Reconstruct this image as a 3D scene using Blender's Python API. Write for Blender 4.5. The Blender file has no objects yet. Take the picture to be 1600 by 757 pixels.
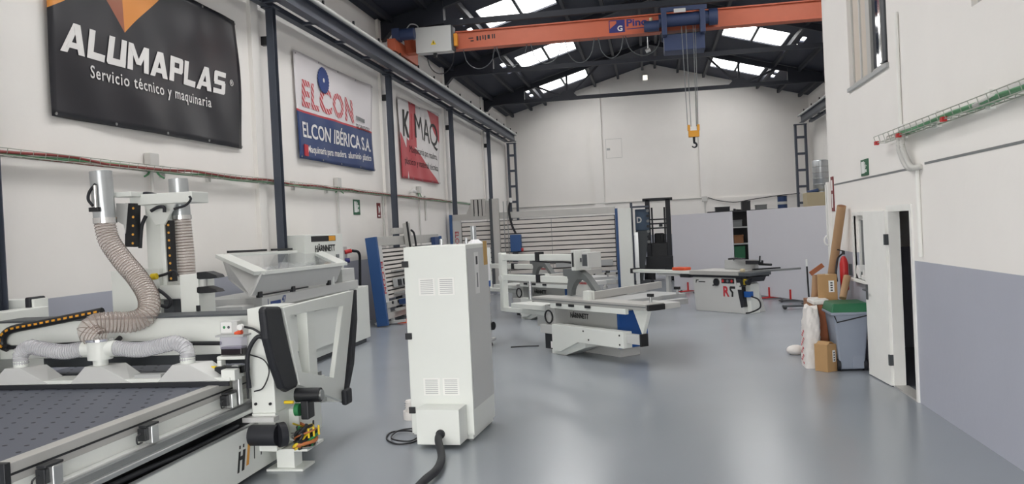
import bpy, math, random
from mathutils import Vector, Matrix
random.seed(7)
SC = bpy.context.scene
COL = SC.collection
R = math.radians

# ------------------------------------------------------------------ camera
CAM_H = 1.95
YAW, PITCH, ROLL, FPX = R(9.518), R(-0.783), R(2.751), 1300.0
_f = Vector((-math.sin(YAW)*math.cos(PITCH), math.cos(YAW)*math.cos(PITCH), math.sin(PITCH)))
_r = Vector((math.cos(YAW), math.sin(YAW), 0))
_d = -_r.cross(_f)
RIGHT = math.cos(ROLL)*_r + math.sin(ROLL)*_d
DOWN = -math.sin(ROLL)*_r + math.cos(ROLL)*_d
FWD = _f
cam = bpy.data.cameras.new('camera')
cam.sensor_width = 36.0
cam.lens = 36.0*FPX/1600.0
cam.clip_start, cam.clip_end = 0.05, 300
camo = bpy.data.objects.new('camera', cam)
m = Matrix.Identity(4)
for i in range(3):
    m[i][0], m[i][1], m[i][2] = RIGHT[i], -DOWN[i], -FWD[i]
m[2][3] = CAM_H
camo.matrix_world = m
COL.objects.link(camo)
SC.camera = camo

# ------------------------------------------------------------------ sky, light, exposure
SC.view_settings.view_transform = 'Standard'
SC.view_settings.look = 'None'
SC.view_settings.exposure = 0.2
SC.view_settings.gamma = 1.0
SC.view_settings.use_curve_mapping = False
SC.cycles.use_denoising = True
SC.cycles.max_bounces = 10
SC.cycles.diffuse_bounces = 6
SC.cycles.transparent_max_bounces = 24
SC.cycles.sample_clamp_indirect = 8
wd = bpy.data.worlds.new('overcast_sky')
SC.world = wd
wd.use_nodes = True
bg = wd.node_tree.nodes['Background']
bg.inputs[0].default_value = (1.0, 0.985, 0.965, 1)
SKY = 9.5
bg.inputs[1].default_value = SKY

def portal(name, loc, rot, sx, sy):
    l = bpy.data.lights.new(name, 'AREA')
    l.shape = 'RECTANGLE'; l.size, l.size_y = sx, sy
    l.cycles.is_portal = True
    o = bpy.data.objects.new(name, l)
    o.location, o.rotation_euler = loc, rot
    COL.objects.link(o)
# daylight through the open gate behind the camera
GATE = (-4.4, 1.2, 0.0, 3.3)      # x0, x1, z0, z1 of the opening in the front wall at y = -2
portal('gate_daylight', ((GATE[0]+GATE[1])/2, -2.1, GATE[3]/2), (R(90), 0, 0), GATE[1]-GATE[0], GATE[3])

# ------------------------------------------------------------------ helpers
def at(u, v, x=None, y=None, z=None):
    """world point seen at photo pixel (u, v) on the plane x=, y= or z="""
    d = RIGHT*((u-800)/FPX) + DOWN*((v-378.5)/FPX) + FWD
    if x is not None: t = x/d.x
    elif y is not None: t = y/d.y
    else: t = (z-CAM_H)/d.z
    return Vector((0, 0, CAM_H)) + d*t

def lin(c):
    c = c/255.0
    return c/12.92 if c <= 0.04045 else ((c+0.055)/1.055)**2.4
def rgb(r, g, b): return (lin(r), lin(g), lin(b), 1)

MATS = {}
def mat(name, col, rough=0.5, metal=0.0, var=0.04, scale=6.0, bump=0.0, bscale=60.0, alpha=1.0, coat=0.0, trans=0.0, emit=0, spec=0.5):
    if name in MATS: return MATS[name]
    mt = bpy.data.materials.new(name); mt.use_nodes = True
    nt = mt.node_tree; b = nt.nodes['Principled BSDF']
    b.inputs['Roughness'].default_value = rough
    b.inputs['Metallic'].default_value = metal
    b.inputs['Specular IOR Level'].default_value = spec
    b.inputs['Alpha'].default_value = alpha
    if coat: b.inputs['Coat Weight'].default_value = coat; b.inputs['Coat Roughness'].default_value = 0.15
    if trans: b.inputs['Transmission Weight'].default_value = trans
    if emit: b.inputs['Emission Color'].default_value = col; b.inputs['Emission Strength'].default_value = emit
    tc = nt.nodes.new('ShaderNodeTexCoord')
    if var:
        n = nt.nodes.new('ShaderNodeTexNoise'); n.inputs['Scale'].default_value = scale; n.inputs['Detail'].default_value = 3
        mx = nt.nodes.new('ShaderNodeMix'); mx.data_type = 'RGBA'
        mx.inputs['A'].default_value = tuple(c*(1-var) for c in col[:3])+(1,)
        mx.inputs['B'].default_value = tuple(min(1, c*(1+var)) for c in col[:3])+(1,)
        nt.links.new(tc.outputs['Object'], n.inputs['Vector'])
        nt.links.new(n.outputs['Fac'], mx.inputs['Factor'])
        nt.links.new(mx.outputs['Result'], b.inputs['Base Color'])
    else:
        b.inputs['Base Color'].default_value = col
    if bump:
        n2 = nt.nodes.new('ShaderNodeTexNoise'); n2.inputs['Scale'].default_value = bscale; n2.inputs['Detail'].default_value = 4
        bp = nt.nodes.new('ShaderNodeBump'); bp.inputs['Strength'].default_value = bump; bp.inputs['Distance'].default_value = 0.02
        nt.links.new(tc.outputs['Object'], n2.inputs['Vector'])
        nt.links.new(n2.outputs['Fac'], bp.inputs['Height'])
        nt.links.new(bp.outputs['Normal'], b.inputs['Normal'])
    MATS[name] = mt
    return mt

def two_tone(name, low, high, zsplit, rough=0.75):
    """wall paint: a coloured dado up to zsplit, white above (world-space z of a wall standing on z=0)"""
    mt = bpy.data.materials.new(name); mt.use_nodes = True
    nt = mt.node_tree; b = nt.nodes['Principled BSDF']
    g = nt.nodes.new('ShaderNodeNewGeometry'); s = nt.nodes.new('ShaderNodeSeparateXYZ')
    nt.links.new(g.outputs['Position'], s.inputs[0])
    n = nt.nodes.new('ShaderNodeTexNoise'); n.inputs['Scale'].default_value = 1.3; n.inputs['Detail'].default_value = 5
    nt.links.new(g.outputs['Position'], n.inputs['Vector'])
    lt = nt.nodes.new('ShaderNodeMath'); lt.operation = 'GREATER_THAN'; lt.inputs[1].default_value = zsplit
    nt.links.new(s.outputs['Z'], lt.inputs[0])
    def vary(c, k):
        mx = nt.nodes.new('ShaderNodeMix'); mx.data_type = 'RGBA'
        mx.inputs['A'].default_value = tuple(a*(1-k) for a in c[:3])+(1,)
        mx.inputs['B'].default_value = tuple(min(1, a*(1+k)) for a in c[:3])+(1,)
        nt.links.new(n.outputs['Fac'], mx.inputs['Factor']); return mx
    a, c = vary(low, 0.05), vary(high, 0.035)
    mx = nt.nodes.new('ShaderNodeMix'); mx.data_type = 'RGBA'
    nt.links.new(lt.outputs[0], mx.inputs['Factor'])
    nt.links.new(a.outputs['Result'], mx.inputs['A']); nt.links.new(c.outputs['Result'], mx.inputs['B'])
    nt.links.new(mx.outputs['Result'], b.inputs['Base Color'])
    rr = nt.nodes.new('ShaderNodeMapRange'); rr.inputs['To Min'].default_value = 0.42; rr.inputs['To Max'].default_value = rough
    nt.links.new(lt.outputs[0], rr.inputs['Value']); nt.links.new(rr.outputs[0], b.inputs['Roughness'])
    n2 = nt.nodes.new('ShaderNodeTexNoise'); n2.inputs['Scale'].default_value = 14; n2.inputs['Detail'].default_value = 6
    bp = nt.nodes.new('ShaderNodeBump'); bp.inputs['Strength'].default_value = 0.08; bp.inputs['Distance'].default_value = 0.02
    nt.links.new(g.outputs['Position'], n2.inputs['Vector']); nt.links.new(n2.outputs['Fac'], bp.inputs['Height'])
    nt.links.new(bp.outputs['Normal'], b.inputs['Normal'])
    MATS[name] = mt
    return mt

class MB:
    def __init__(s, M=None): s.v = []; s.f = []; s.s = []; s.M = M
    def _add(s, vs, fs, smooth=False):
        o = len(s.v)
        for p in vs:
            p = Vector(p)
            s.v.append(tuple(s.M @ p) if s.M else tuple(p))
        for f in fs: s.f.append(tuple(i+o for i in f)); s.s.append(smooth)
        return s
    def box(s, x0, x1, y0, y1, z0, z1):
        if x0 > x1: x0, x1 = x1, x0
        if y0 > y1: y0, y1 = y1, y0
        if z0 > z1: z0, z1 = z1, z0
        vs = [(x0,y0,z0),(x1,y0,z0),(x1,y1,z0),(x0,y1,z0),(x0,y0,z1),(x1,y0,z1),(x1,y1,z1),(x0,y1,z1)]
        return s._add(vs, [(0,3,2,1),(4,5,6,7),(0,1,5,4),(1,2,6,5),(2,3,7,6),(3,0,4,7)])
    def beam(s, p0, p1, w, h, up=(0,0,1)):
        p0, p1 = Vector(p0), Vector(p1); d = (p1-p0).normalized(); up = Vector(up)
        if abs(d.dot(up)) > 0.99: up = Vector((0,1,0))
        r = d.cross(up).normalized(); u = r.cross(d).normalized()
        vs = []
        for p in (p0, p1):
            for a, b in ((-1,-1),(1,-1),(1,1),(-1,1)): vs.append(p + r*(a*w/2) + u*(b*h/2))
        return s._add(vs, [(3,2,1,0),(4,5,6,7),(0,1,5,4),(1,2,6,5),(2,3,7,6),(3,0,4,7)])
    def cyl(s, p0, p1, r0, r1=None, n=16, cap=True):
        r1 = r0 if r1 is None else r1
        p0, p1 = Vector(p0), Vector(p1); d = (p1-p0).normalized()
        a = Vector((1,0,0)) if abs(d.x) < 0.9 else Vector((0,1,0))
        u = d.cross(a).normalized(); w = d.cross(u)
        vs = []
        for p, rr in ((p0, r0), (p1, r1)):
            for i in range(n):
                t = 2*math.pi*i/n; vs.append(p + u*(rr*math.cos(t)) + w*(rr*math.sin(t)))
        s._add(vs, [(i, (i+1)%n, n+(i+1)%n, n+i) for i in range(n)], True)
        if cap: s._add(vs[:n], [tuple(range(n-1,-1,-1))]); s._add(vs[n:], [tuple(range(n))])
        return s
    def tube(s, pts, r, n=8, cap=True):
        pts = [Vector(p) for p in pts]; k = len(pts)
        rs = r if isinstance(r, (list, tuple)) else [r]*k
        vs = []; u = None
        for i, p in enumerate(pts):
            d = (pts[min(i+1, k-1)] - pts[max(i-1, 0)])
            d = d.normalized() if d.length > 1e-9 else Vector((0,0,1))
            if u is None:
                a = Vector((0,0,1)) if abs(d.z) < 0.9 else Vector((1,0,0))
                u = a - d*a.dot(d)
            else: u = u - d*u.dot(d)
            u.normalize(); w = d.cross(u)
            for j in range(n):
                t = 2*math.pi*j/n; vs.append(p + u*(rs[i]*math.cos(t)) + w*(rs[i]*math.sin(t)))
        fs = []
        for i in range(k-1):
            for j in range(n): fs.append((i*n+j, i*n+(j+1)%n, (i+1)*n+(j+1)%n, (i+1)*n+j))
        s._add(vs, fs, True)
        if cap: s._add(vs[:n], [tuple(range(n-1,-1,-1))]); s._add(vs[-n:], [tuple(range(n))])
        return s
    def prism(s, poly, axis, lo, hi):
        k = len(poly)
        def P(a, b, c): return {'x': (c,a,b), 'y': (a,c,b), 'z': (a,b,c)}[axis]
        vs = [P(a,b,lo) for a,b in poly] + [P(a,b,hi) for a,b in poly]
        fs = [tuple(range(k-1,-1,-1)), tuple(range(k,2*k))] + [(i,(i+1)%k,k+(i+1)%k,k+i) for i in range(k)]
        return s._add(vs, fs)
    def ring(s, outer, inner, axis, lo, hi):
        """a frame: outer polygon with an inner polygon (same count) cut out"""
        k = len(outer)
        def P(a, b, c): return {'x': (c,a,b), 'y': (a,c,b), 'z': (a,b,c)}[axis]
        vs = [P(a,b,lo) for a,b in outer]+[P(a,b,lo) for a,b in inner]+[P(a,b,hi) for a,b in outer]+[P(a,b,hi) for a,b in inner]
        fs = []
        for i in range(k):
            j = (i+1)%k
            fs += [(i,j,k+j,k+i),(2*k+i,3*k+i,3*k+j,2*k+j),(i,2*k+i,2*k+j,j),(k+i,k+j,3*k+j,3*k+i)]
        return s._add(vs, fs)
    def sphere(s, c, r, n=12, k=8, sz=1.0):
        c = Vector(c); vs = [c+Vector((0,0,r*sz))]
        for i in range(1, k):
            t = math.pi*i/k
            for j in range(n):
                p = 2*math.pi*j/n; vs.append(c+Vector((r*math.sin(t)*math.cos(p), r*math.sin(t)*math.sin(p), r*sz*math.cos(t))))
        vs.append(c-Vector((0,0,r*sz)))
        fs = [(0,1+j,1+(j+1)%n) for j in range(n)]
        for i in range(k-2):
            for j in range(n): fs.append((1+i*n+j,1+(i+1)*n+j,1+(i+1)*n+(j+1)%n,1+i*n+(j+1)%n))
        e = len(vs)-1; b = 1+(k-2)*n
        fs += [(e,b+(j+1)%n,b+j) for j in range(n)]
        return s._add(vs, fs, True)
    def lathe(s, c, prof, n=20):
        """prof: list of (radius, z) turned about the vertical through c"""
        c = Vector(c); vs = []
        for r, z in prof:
            for j in range(n):
                t = 2*math.pi*j/n; vs.append(c+Vector((r*math.cos(t), r*math.sin(t), z)))
        fs = []
        for i in range(len(prof)-1):
            for j in range(n): fs.append((i*n+j,i*n+(j+1)%n,(i+1)*n+(j+1)%n,(i+1)*n+j))
        s._add(vs, fs, True)
        s._add(vs[:n], [tuple(range(n-1,-1,-1))]); s._add(vs[-n:], [tuple(range(n))])
        return s
    def quad(s, a, b, c, d): return s._add([a,b,c,d], [(0,1,2,3)])
    def build(s, name, material, parent=None, bevel=0.0, label=None, kind=None, world=False, solid=0.0):
        me = bpy.data.meshes.new(name)
        vs = s.v
        if world and parent is not None:
            inv = ROOTM[parent.name].inverted()
            vs = [tuple(inv @ Vector(p)) for p in vs]
        me.from_pydata(vs, [], s.f)
        me.polygons.foreach_set('use_smooth', s.s)
        me.materials.append(MATS[material] if isinstance(material, str) else material)
        me.update()
        o = bpy.data.objects.new(name, me); COL.objects.link(o)
        if parent is not None: o.parent = parent
        ROOTM[o.name] = ROOTM[parent.name] if parent is not None else Matrix.Identity(4)
        if bevel:
            bv = o.modifiers.new('bevel', 'BEVEL'); bv.width = bevel; bv.segments = 2; bv.limit_method = 'ANGLE'; bv.angle_limit = R(40)
        if solid:
            sm = o.modifiers.new('solid', 'SOLIDIFY'); sm.thickness = solid; sm.offset = 0
        if label: o['label'] = label
        if kind: o['kind'] = kind
        return o

ROOTM = {}
def tag(o, label, cat, group=None, kind=None):
    o['label'] = label; o['category'] = cat
    if group: o['group'] = group
    if kind: o['kind'] = kind
    return o
def thing(name, label, cat, loc=(0,0,0), rz=0.0, group=None):
    o = bpy.data.objects.new(name, None); COL.objects.link(o)
    o.empty_display_size = 0.2
    o.location = loc; o.rotation_euler = (0, 0, rz)
    ROOTM[o.name] = Matrix.Translation(loc) @ Matrix.Rotation(rz, 4, 'Z')
    return tag(o, label, cat, group)
def struct(o): o['kind'] = 'structure'; return o
def copy_tree(o, parent=None):
    c = o.copy(); COL.objects.link(c); c.parent = parent
    ROOTM[c.name] = ROOTM[o.name]
    for ch in list(o.children): copy_tree(ch, c)
    return c

def spline(pts, per=8):
    pts = [Vector(p) for p in pts]; out = []
    P = [2*pts[0]-pts[1]] + pts + [2*pts[-1]-pts[-2]]
    for i in range(1, len(P)-2):
        a, b, c, d = P[i-1], P[i], P[i+1], P[i+2]
        for k in range(per):
            t = k/per
            out.append(0.5*((2*b)+(c-a)*t+(2*a-5*b+4*c-d)*t*t+(3*b-a-3*c+d)*t**3))
    out.append(pts[-1]); return out
def resample(pts, n):
    L = [0]
    for a, b in zip(pts, pts[1:]): L.append(L[-1]+(b-a).length)
    out = []; j = 0
    for i in range(n):
        t = L[-1]*i/(n-1)
        while j < len(L)-2 and L[j+1] < t: j += 1
        k = (t-L[j])/max(1e-9, L[j+1]-L[j]); out.append(pts[j].lerp(pts[j+1], k))
    return out, L[-1]
def ribbed(pts, r, pitch=0.02, amp=0.006, n=18):
    """path and radii of a ribbed hose"""
    p = spline(pts, 10)
    _, L = resample(p, 2)
    k = max(8, int(L/pitch))*3+1
    q, _ = resample(p, k)
    return q, [r+amp*(1 if i%3 == 1 else -0.6) for i in range(k)]

def hose(pts, r, m_, rib_m, parent, name, pitch=0.026, wire=0.003, n=18):
    q, rr_ = ribbed(pts, r, pitch, r*0.012, n)
    h = MB().tube(q, rr_, n, cap=False).build(name, m_, parent, world=True)
    L = len(q); ring = MB(); u = None
    for i in range(1, L-1, 3):
        d = (q[i+1]-q[i-1]).normalized()
        a = Vector((0,0,1)) if abs(d.z) < 0.9 else Vector((1,0,0))
        u = (a - d*a.dot(d)).normalized(); w = d.cross(u); rr = r*1.012+wire*0.6
        c = [q[i]+u*(rr*math.cos(2*math.pi*k/n))+w*(rr*math.sin(2*math.pi*k/n)) for k in range(n)]
        ring.tube(c+[c[0]], wire, 4, cap=False)
    ring.build('hose_rib', rib_m, h, world=True, kind='stuff')
    return h

def lettering(body, material, parent, origin, right, up, height, width=None, bold=0.0, name='lettering', warp=None, world=False, label=None, depth=0.002, track=1.0, shear=0.0):
    cu = bpy.data.curves.new('tmp', 'FONT'); cu.body = body; cu.size = 1.0; cu.offset = bold; cu.extrude = 0.0
    cu.space_character = track; cu.shear = shear; cu.resolution_u = 3
    ob = bpy.data.objects.new('tmp', cu)
    me = bpy.data.meshes.new_from_object(ob)
    bpy.data.objects.remove(ob); bpy.data.curves.remove(cu)
    xs = [v.co.x for v in me.vertices]; ys = [v.co.y for v in me.vertices]
    x0, x1, y0, y1 = min(xs), max(xs), min(ys), max(ys)
    sy = height/(y1-y0); sx = (width/(x1-x0)) if width else sy
    right, up, origin = Vector(right).normalized(), Vector(up).normalized(), Vector(origin)
    nrm = right.cross(up)
    base = [((v.co.x-x0)*sx, (v.co.y-y0)*sy) for v in me.vertices]
    def P(a, b, h):
        p = origin + right*a + up*b + nrm*h
        if warp: p = p + nrm*warp(p)
        return tuple(p)
    vs = [P(a, b, depth) for a, b in base] + [P(a, b, 0) for a, b in base]
    k = len(base); fs = [tuple(p.vertices) for p in me.polygons]
    from collections import Counter
    ed = Counter()
    for f in fs:
        for a, b in zip(f, f[1:]+f[:1]): ed[(a, b)] += 1
    side = [(a, k+a, k+b, b) for (a, b) in ed if (b, a) not in ed]
    bpy.data.meshes.remove(me)
    allf = fs+side
    # one part per word: cut where the gap between glyphs is as wide as a space
    iv = sorted((min(base[i%k][0] for i in f), max(base[i%k][0] for i in f)) for f in allf)
    cuts = []; end = iv[0][1]
    for a, b in iv:
        if a-end > 0.17*sx*track and ' ' in body: cuts.append((a+end)/2)
        end = max(end, b)
    first = None
    for lo, hi in zip([-1e9]+cuts, cuts+[1e9]):
        sel = [f for f in allf if lo <= base[f[0]%k][0] < hi]
        used = sorted({i for f in sel for i in f}); mp = {i: n for n, i in enumerate(used)}
        mb = MB(); mb.v = [vs[i] for i in used]; mb.f = [tuple(mp[i] for i in f) for f in sel]; mb.s = [False]*len(sel)
        o = mb.build(name, material, parent, world=world, label=label)
        first = first or o
    return first

# ------------------------------------------------------------------ materials
WHITE = rgb(238, 235, 231)
two_tone('wall_paint', rgb(172, 175, 187), WHITE, 1.45)
mat('wall_white', WHITE, 0.8, bump=0.05, bscale=12)
mat('trim_white', rgb(236, 236, 232), 0.45)
mat('machine_white', rgb(224, 227, 222), 0.35, var=0.015)
mat('machine_grey', rgb(196, 197, 195), 0.4, var=0.02)
mat('light_grey', rgb(172, 174, 174), 0.45, var=0.03)
mat('mid_grey', rgb(120, 123, 124), 0.5)
mat('dark_grey', rgb(74, 78, 82), 0.55)
mat('black_plastic', rgb(24, 26, 30), 0.45, var=0.1)
mat('black_rubber', rgb(30, 32, 38), 0.6, var=0.1)
mat('navy_steel', rgb(32, 36, 47), 0.6, var=0.1, scale=2)
mat('roof_navy', rgb(40, 45, 60), 0.7, var=0.12, scale=0.8)
mat('rail_steel', rgb(92, 96, 102), 0.45, metal=0.3)
mat('post_grey', rgb(74, 80, 92), 0.45, metal=0.2)
mat('aluminium', rgb(196, 198, 198), 0.28, metal=0.85)
mat('dull_aluminium', rgb(188, 187, 183), 0.45, metal=0.3)
mat('slat_aluminium', rgb(216, 211, 205), 0.5, metal=0.0, var=0.06, scale=3)
mat('steel', rgb(170, 172, 172), 0.3, metal=0.9)
mat('galvanised', rgb(186, 190, 192), 0.32, metal=0.7, var=0.08, scale=12)
mat('chrome', rgb(215, 215, 215), 0.12, metal=1.0)
mat('crane_orange', rgb(192, 98, 68), 0.5, var=0.05)
mat('crane_blue', rgb(44, 58, 92), 0.5)
mat('hook_yellow', rgb(214, 150, 44), 0.45)
mat('yellow', rgb(226, 196, 40), 0.45)
mat('orange_dot', rgb(232, 170, 70), 0.45)
mat('orange_mark', rgb(226, 158, 44), 0.45)
mat('lamp_amber', rgb(226, 150, 40), 0.4)
mat('royal_blue', rgb(28, 84, 158), 0.4)
mat('saw_blue', rgb(46, 84, 136), 0.45)
mat('deep_blue', rgb(38, 62, 106), 0.45)
mat('red', rgb(186, 40, 40), 0.45)
mat('orange_red', rgb(214, 84, 48), 0.55)
mat('green_lid', rgb(38, 104, 70), 0.45)
mat('green', rgb(44, 128, 76), 0.5)
mat('sign_green', rgb(30, 92, 62), 0.5)
mat('sign_red', rgb(120, 40, 44), 0.5)
mat('sign_white', rgb(230, 232, 230), 0.5)
mat('cardboard', rgb(178, 142, 98), 0.8, var=0.08, bump=0.05)
mat('cardboard_dark', rgb(138, 96, 66), 0.8, var=0.08)
mat('kraft_tube', rgb(172, 138, 104), 0.7, var=0.06)
mat('terracotta', rgb(158, 96, 66), 0.8)
mat('bin_grey', rgb(140, 148, 162), 0.5)
mat('plastic_white', rgb(228, 228, 226), 0.45)
mat('bag_white', rgb(226, 222, 218), 0.6, var=0.06, scale=20, bump=0.4, bscale=18)
mat('bag_print', rgb(226, 218, 216), 0.6, var=0.1, scale=30, bump=0.4, bscale=18)
mat('cloth_white', rgb(236, 236, 238), 0.8)
mat('copper_wire', rgb(186, 112, 66), 0.5)
mat('lavender', rgb(196, 192, 214), 0.15, alpha=0.35, var=0)
mat('oil_dark', rgb(30, 24, 28), 0.2)
mat('table_slate', rgb(84, 88, 100), 0.55, var=0.06, scale=40)
mat('hole_dark', rgb(40, 42, 50), 0.7)
mat('hose_brown', rgb(204, 190, 182), 0.12, alpha=0.38, var=0.03)
mat('hose_clear', rgb(236, 236, 240), 0.12, alpha=0.36, var=0.03)
mat('rib_brown', rgb(132, 118, 110), 0.3)
mat('rib_pale', rgb(186, 186, 192), 0.25)
mat('panel_white', rgb(206, 206, 212), 0.3, var=0.02, scale=2)
mat('tan', rgb(196, 182, 150), 0.6)
mat('label_tan', rgb(190, 152, 84), 0.6)
mat('blade_grey', rgb(104, 108, 108), 0.5)
mat('shelf_dark', rgb(48, 48, 50), 0.6)
mat('fork_black', rgb(30, 32, 38), 0.5)
mat('dark_room', rgb(40, 42, 48), 0.8)  # dark colour stands for the unlit office interior
mat('beige', rgb(206, 196, 184), 0.7)
mat('wood', rgb(150, 118, 84), 0.6, var=0.12)
mat('cable_red', rgb(140, 60, 56), 0.5)
mat('cable_green', rgb(92, 150, 108), 0.5)
mat('tray_wire', rgb(176, 180, 170), 0.35, metal=0.6)
mat('conduit', rgb(204, 203, 199), 0.55)
mat('print_black', rgb(28, 28, 30), 0.6)
mat('print_white', rgb(232, 230, 228), 0.5)
mat('print_red', rgb(188, 52, 62), 0.55)
mat('print_blue', rgb(40, 66, 128), 0.55)
mat('print_navy', rgb(40, 40, 110), 0.55)
mat('glass', rgb(220, 226, 228), 0.05, alpha=0.16, var=0)
mat('dark_glass', rgb(40, 46, 58), 0.05, var=0)
mat('film_clear', rgb(222, 224, 226), 0.12, alpha=0.35, var=0.05, bump=0.6, bscale=9)
mat('skylight_sheet', rgb(240, 244, 248), 0.4, alpha=0.08, var=0)
mat('pale_concrete', rgb(150, 148, 144), 0.8)

def floor_mat():
    mt = bpy.data.materials.new('epoxy_floor'); mt.use_nodes = True
    nt = mt.node_tree; b = nt.nodes['Principled BSDF']
    g = nt.nodes.new('ShaderNodeNewGeometry')
    n = nt.nodes.new('ShaderNodeTexNoise'); n.inputs['Scale'].default_value = 0.7; n.inputs['Detail'].default_value = 6
    nt.links.new(g.outputs['Position'], n.inputs['Vector'])
    mx = nt.nodes.new('ShaderNodeMix'); mx.data_type = 'RGBA'
    mx.inputs['A'].default_value = rgb(146, 152, 159); mx.inputs['B'].default_value = rgb(152, 158, 165)
    nt.links.new(n.outputs['Fac'], mx.inputs['Factor']); nt.links.new(mx.outputs['Result'], b.inputs['Base Color'])
    rr = nt.nodes.new('ShaderNodeMapRange'); rr.inputs['From Min'].default_value = 0.3; rr.inputs['From Max'].default_value = 0.7
    rr.inputs['To Min'].default_value = 0.2; rr.inputs['To Max'].default_value = 0.27
    n3 = nt.nodes.new('ShaderNodeTexNoise'); n3.inputs['Scale'].default_value = 0.5; n3.inputs['Detail'].default_value = 1
    nt.links.new(g.outputs['Position'], n3.inputs['Vector'])
    nt.links.new(n3.outputs['Fac'], rr.inputs['Value']); nt.links.new(rr.outputs[0], b.inputs['Roughness'])
    n2 = nt.nodes.new('ShaderNodeTexNoise'); n2.inputs['Scale'].default_value = 0.9; n2.inputs['Detail'].default_value = 1
    bp = nt.nodes.new('ShaderNodeBump'); bp.inputs['Strength'].default_value = 0.01; bp.inputs['Distance'].default_value = 0.02
    nt.links.new(g.outputs['Position'], n2.inputs['Vector']); nt.links.new(n2.outputs['Fac'], bp.inputs['Height'])
    nt.links.new(bp.outputs['Normal'], b.inputs['Normal'])
    b.inputs['Specular IOR Level'].default_value = 0.6
    MATS['epoxy_floor'] = mt
floor_mat()

# ------------------------------------------------------------------ the hall
XL, XR, XO, YB, YF, YO = -6.55, 7.18, 2.62, 39.0, -2.0, 12.9
ZE, XRIDGE, ZRIDGE = 7.4, 0.28, 9.35
def roof_z(x):
    return ZE + (ZRIDGE-ZE)*((x-XL)/(XRIDGE-XL) if x < XRIDGE else (XR-x)/(XR-XRIDGE))

def grid_wall(name, material, axis, val, a_breaks, b_breaks, holes, thick):
    """flat wall on plane axis=val; a = y (or x), b = z; holes are (a0, a1, b0, b1)"""
    mb = MB(); idx = {}
    def V(a, b):
        if (a, b) not in idx:
            idx[(a, b)] = len(mb.v); mb.v.append((val, a, b) if axis == 'x' else (a, val, b))
        return idx[(a, b)]
    for a0, a1 in zip(a_breaks, a_breaks[1:]):
        for b0, b1 in zip(b_breaks, b_breaks[1:]):
            am, bm = (a0+a1)/2, (b0+b1)/2
            if any(h[0] < am < h[1] and h[2] < bm < h[3] for h in holes): continue
            mb.f.append((V(a0,b0), V(a1,b0), V(a1,b1), V(a0,b1))); mb.s.append(False)
    o = mb.build(name, material, solid=thick)
    return struct(o)

struct(MB().box(XL-0.3, XR+0.3, YF, YB+0.3, -0.2, 0).build('floor', 'epoxy_floor'))
struct(MB().box(-60, 60, -60, YF, -0.3, -0.02).build('forecourt', 'pale_concrete'))  # unseen ground, added pale so daylight bounces in through the gate
struct(MB().box(XL-0.3, XL, YF, YB+0.3, 0, ZE+0.2).build('wall_left', 'wall_paint'))
struct(MB().box(XR, XR+0.3, YF, YB+0.3, 0, ZE+0.2).build('wall_right', 'wall_paint'))
struct(MB().prism([(XL-0.3,0),(XR+0.3,0),(XR+0.3,ZE),(XRIDGE,ZRIDGE+0.1),(XL-0.3,ZE)], 'y', YB, YB+0.3).build('wall_back', 'wall_paint'))
front = MB()
front.prism([(XL-0.3,0),(GATE[0],0),(GATE[0],roof_z(GATE[0])+0.2),(XL-0.3,ZE)], 'y', YF-0.3, YF)
front.prism([(GATE[1],0),(XR+0.3,0),(XR+0.3,ZE),(GATE[1],roof_z(GATE[1])+0.2)], 'y', YF-0.3, YF)
front.prism([(GATE[0],GATE[3]),(GATE[1],GATE[3]),(GATE[1],roof_z(GATE[1])+0.2),(XRIDGE,ZRIDGE+0.2),(GATE[0],roof_z(GATE[0])+0.2)], 'y', YF-0.3, YF)
struct(front.build('wall_front', 'wall_paint'))

# roof with skylight openings
SKYL = [(y, y+2.2) for y in (2.9, 6.3, 9.5, 12.7, 15.9, 22.3, 28.8, 34.75)]  # rows nearer than the crane are unseen, added densely to brighten the near hall
SLX, SRX = (-4.47, -2.41), (2.8, 4.86)
roof = MB(); ridx = {}
def RV(x, y):
    k = (round(x,3), round(y,3))
    if k not in ridx: ridx[k] = len(roof.v); roof.v.append((x, y, roof_z(x)))
    return ridx[k]
SLOT = ((-5.0, -4.86), (5.26, 5.4))
HOLES = [(a, b, y0, y1) for a, b in (SLX, SRX) for y0, y1 in SKYL]
HOLES += [(a, b, y0+c, y0+d) for a, b in SLOT for y0, y1 in SKYL for c, d in ((0.15, 0.9), (1.3, 2.0))]
xb = sorted({XL-0.3, XRIDGE, XR+0.3} | {v for h in HOLES for v in h[:2]})
yb = sorted({YF-0.3, YB+0.3} | {v for h in HOLES for v in h[2:]})
for x0, x1 in zip(xb, xb[1:]):
    for y0, y1 in zip(yb, yb[1:]):
        xm, ym = (x0+x1)/2, (y0+y1)/2
        if any(h[0] < xm < h[1] and h[2] < ym < h[3] for h in HOLES): continue
        roof.f.append((RV(x0,y0), RV(x0,y1), RV(x1,y1), RV(x1,y0))); roof.s.append(False)
ceil = struct(roof.build('ceiling', 'roof_navy', solid=0.06))
ROOTM[ceil.name] = Matrix.Identity(4)
for x in (-6.2, -5.3, -4.62, -2.26, -1.19, -0.07, 0.5, 1.51, 2.65, 5.0, 5.9, 6.8):
    MB().box(x-0.05, x+0.05, YF, YB, roof_z(x)-0.2, roof_z(x)-0.05).build('purlin', 'navy_steel', ceil)
wn = 10
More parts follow.
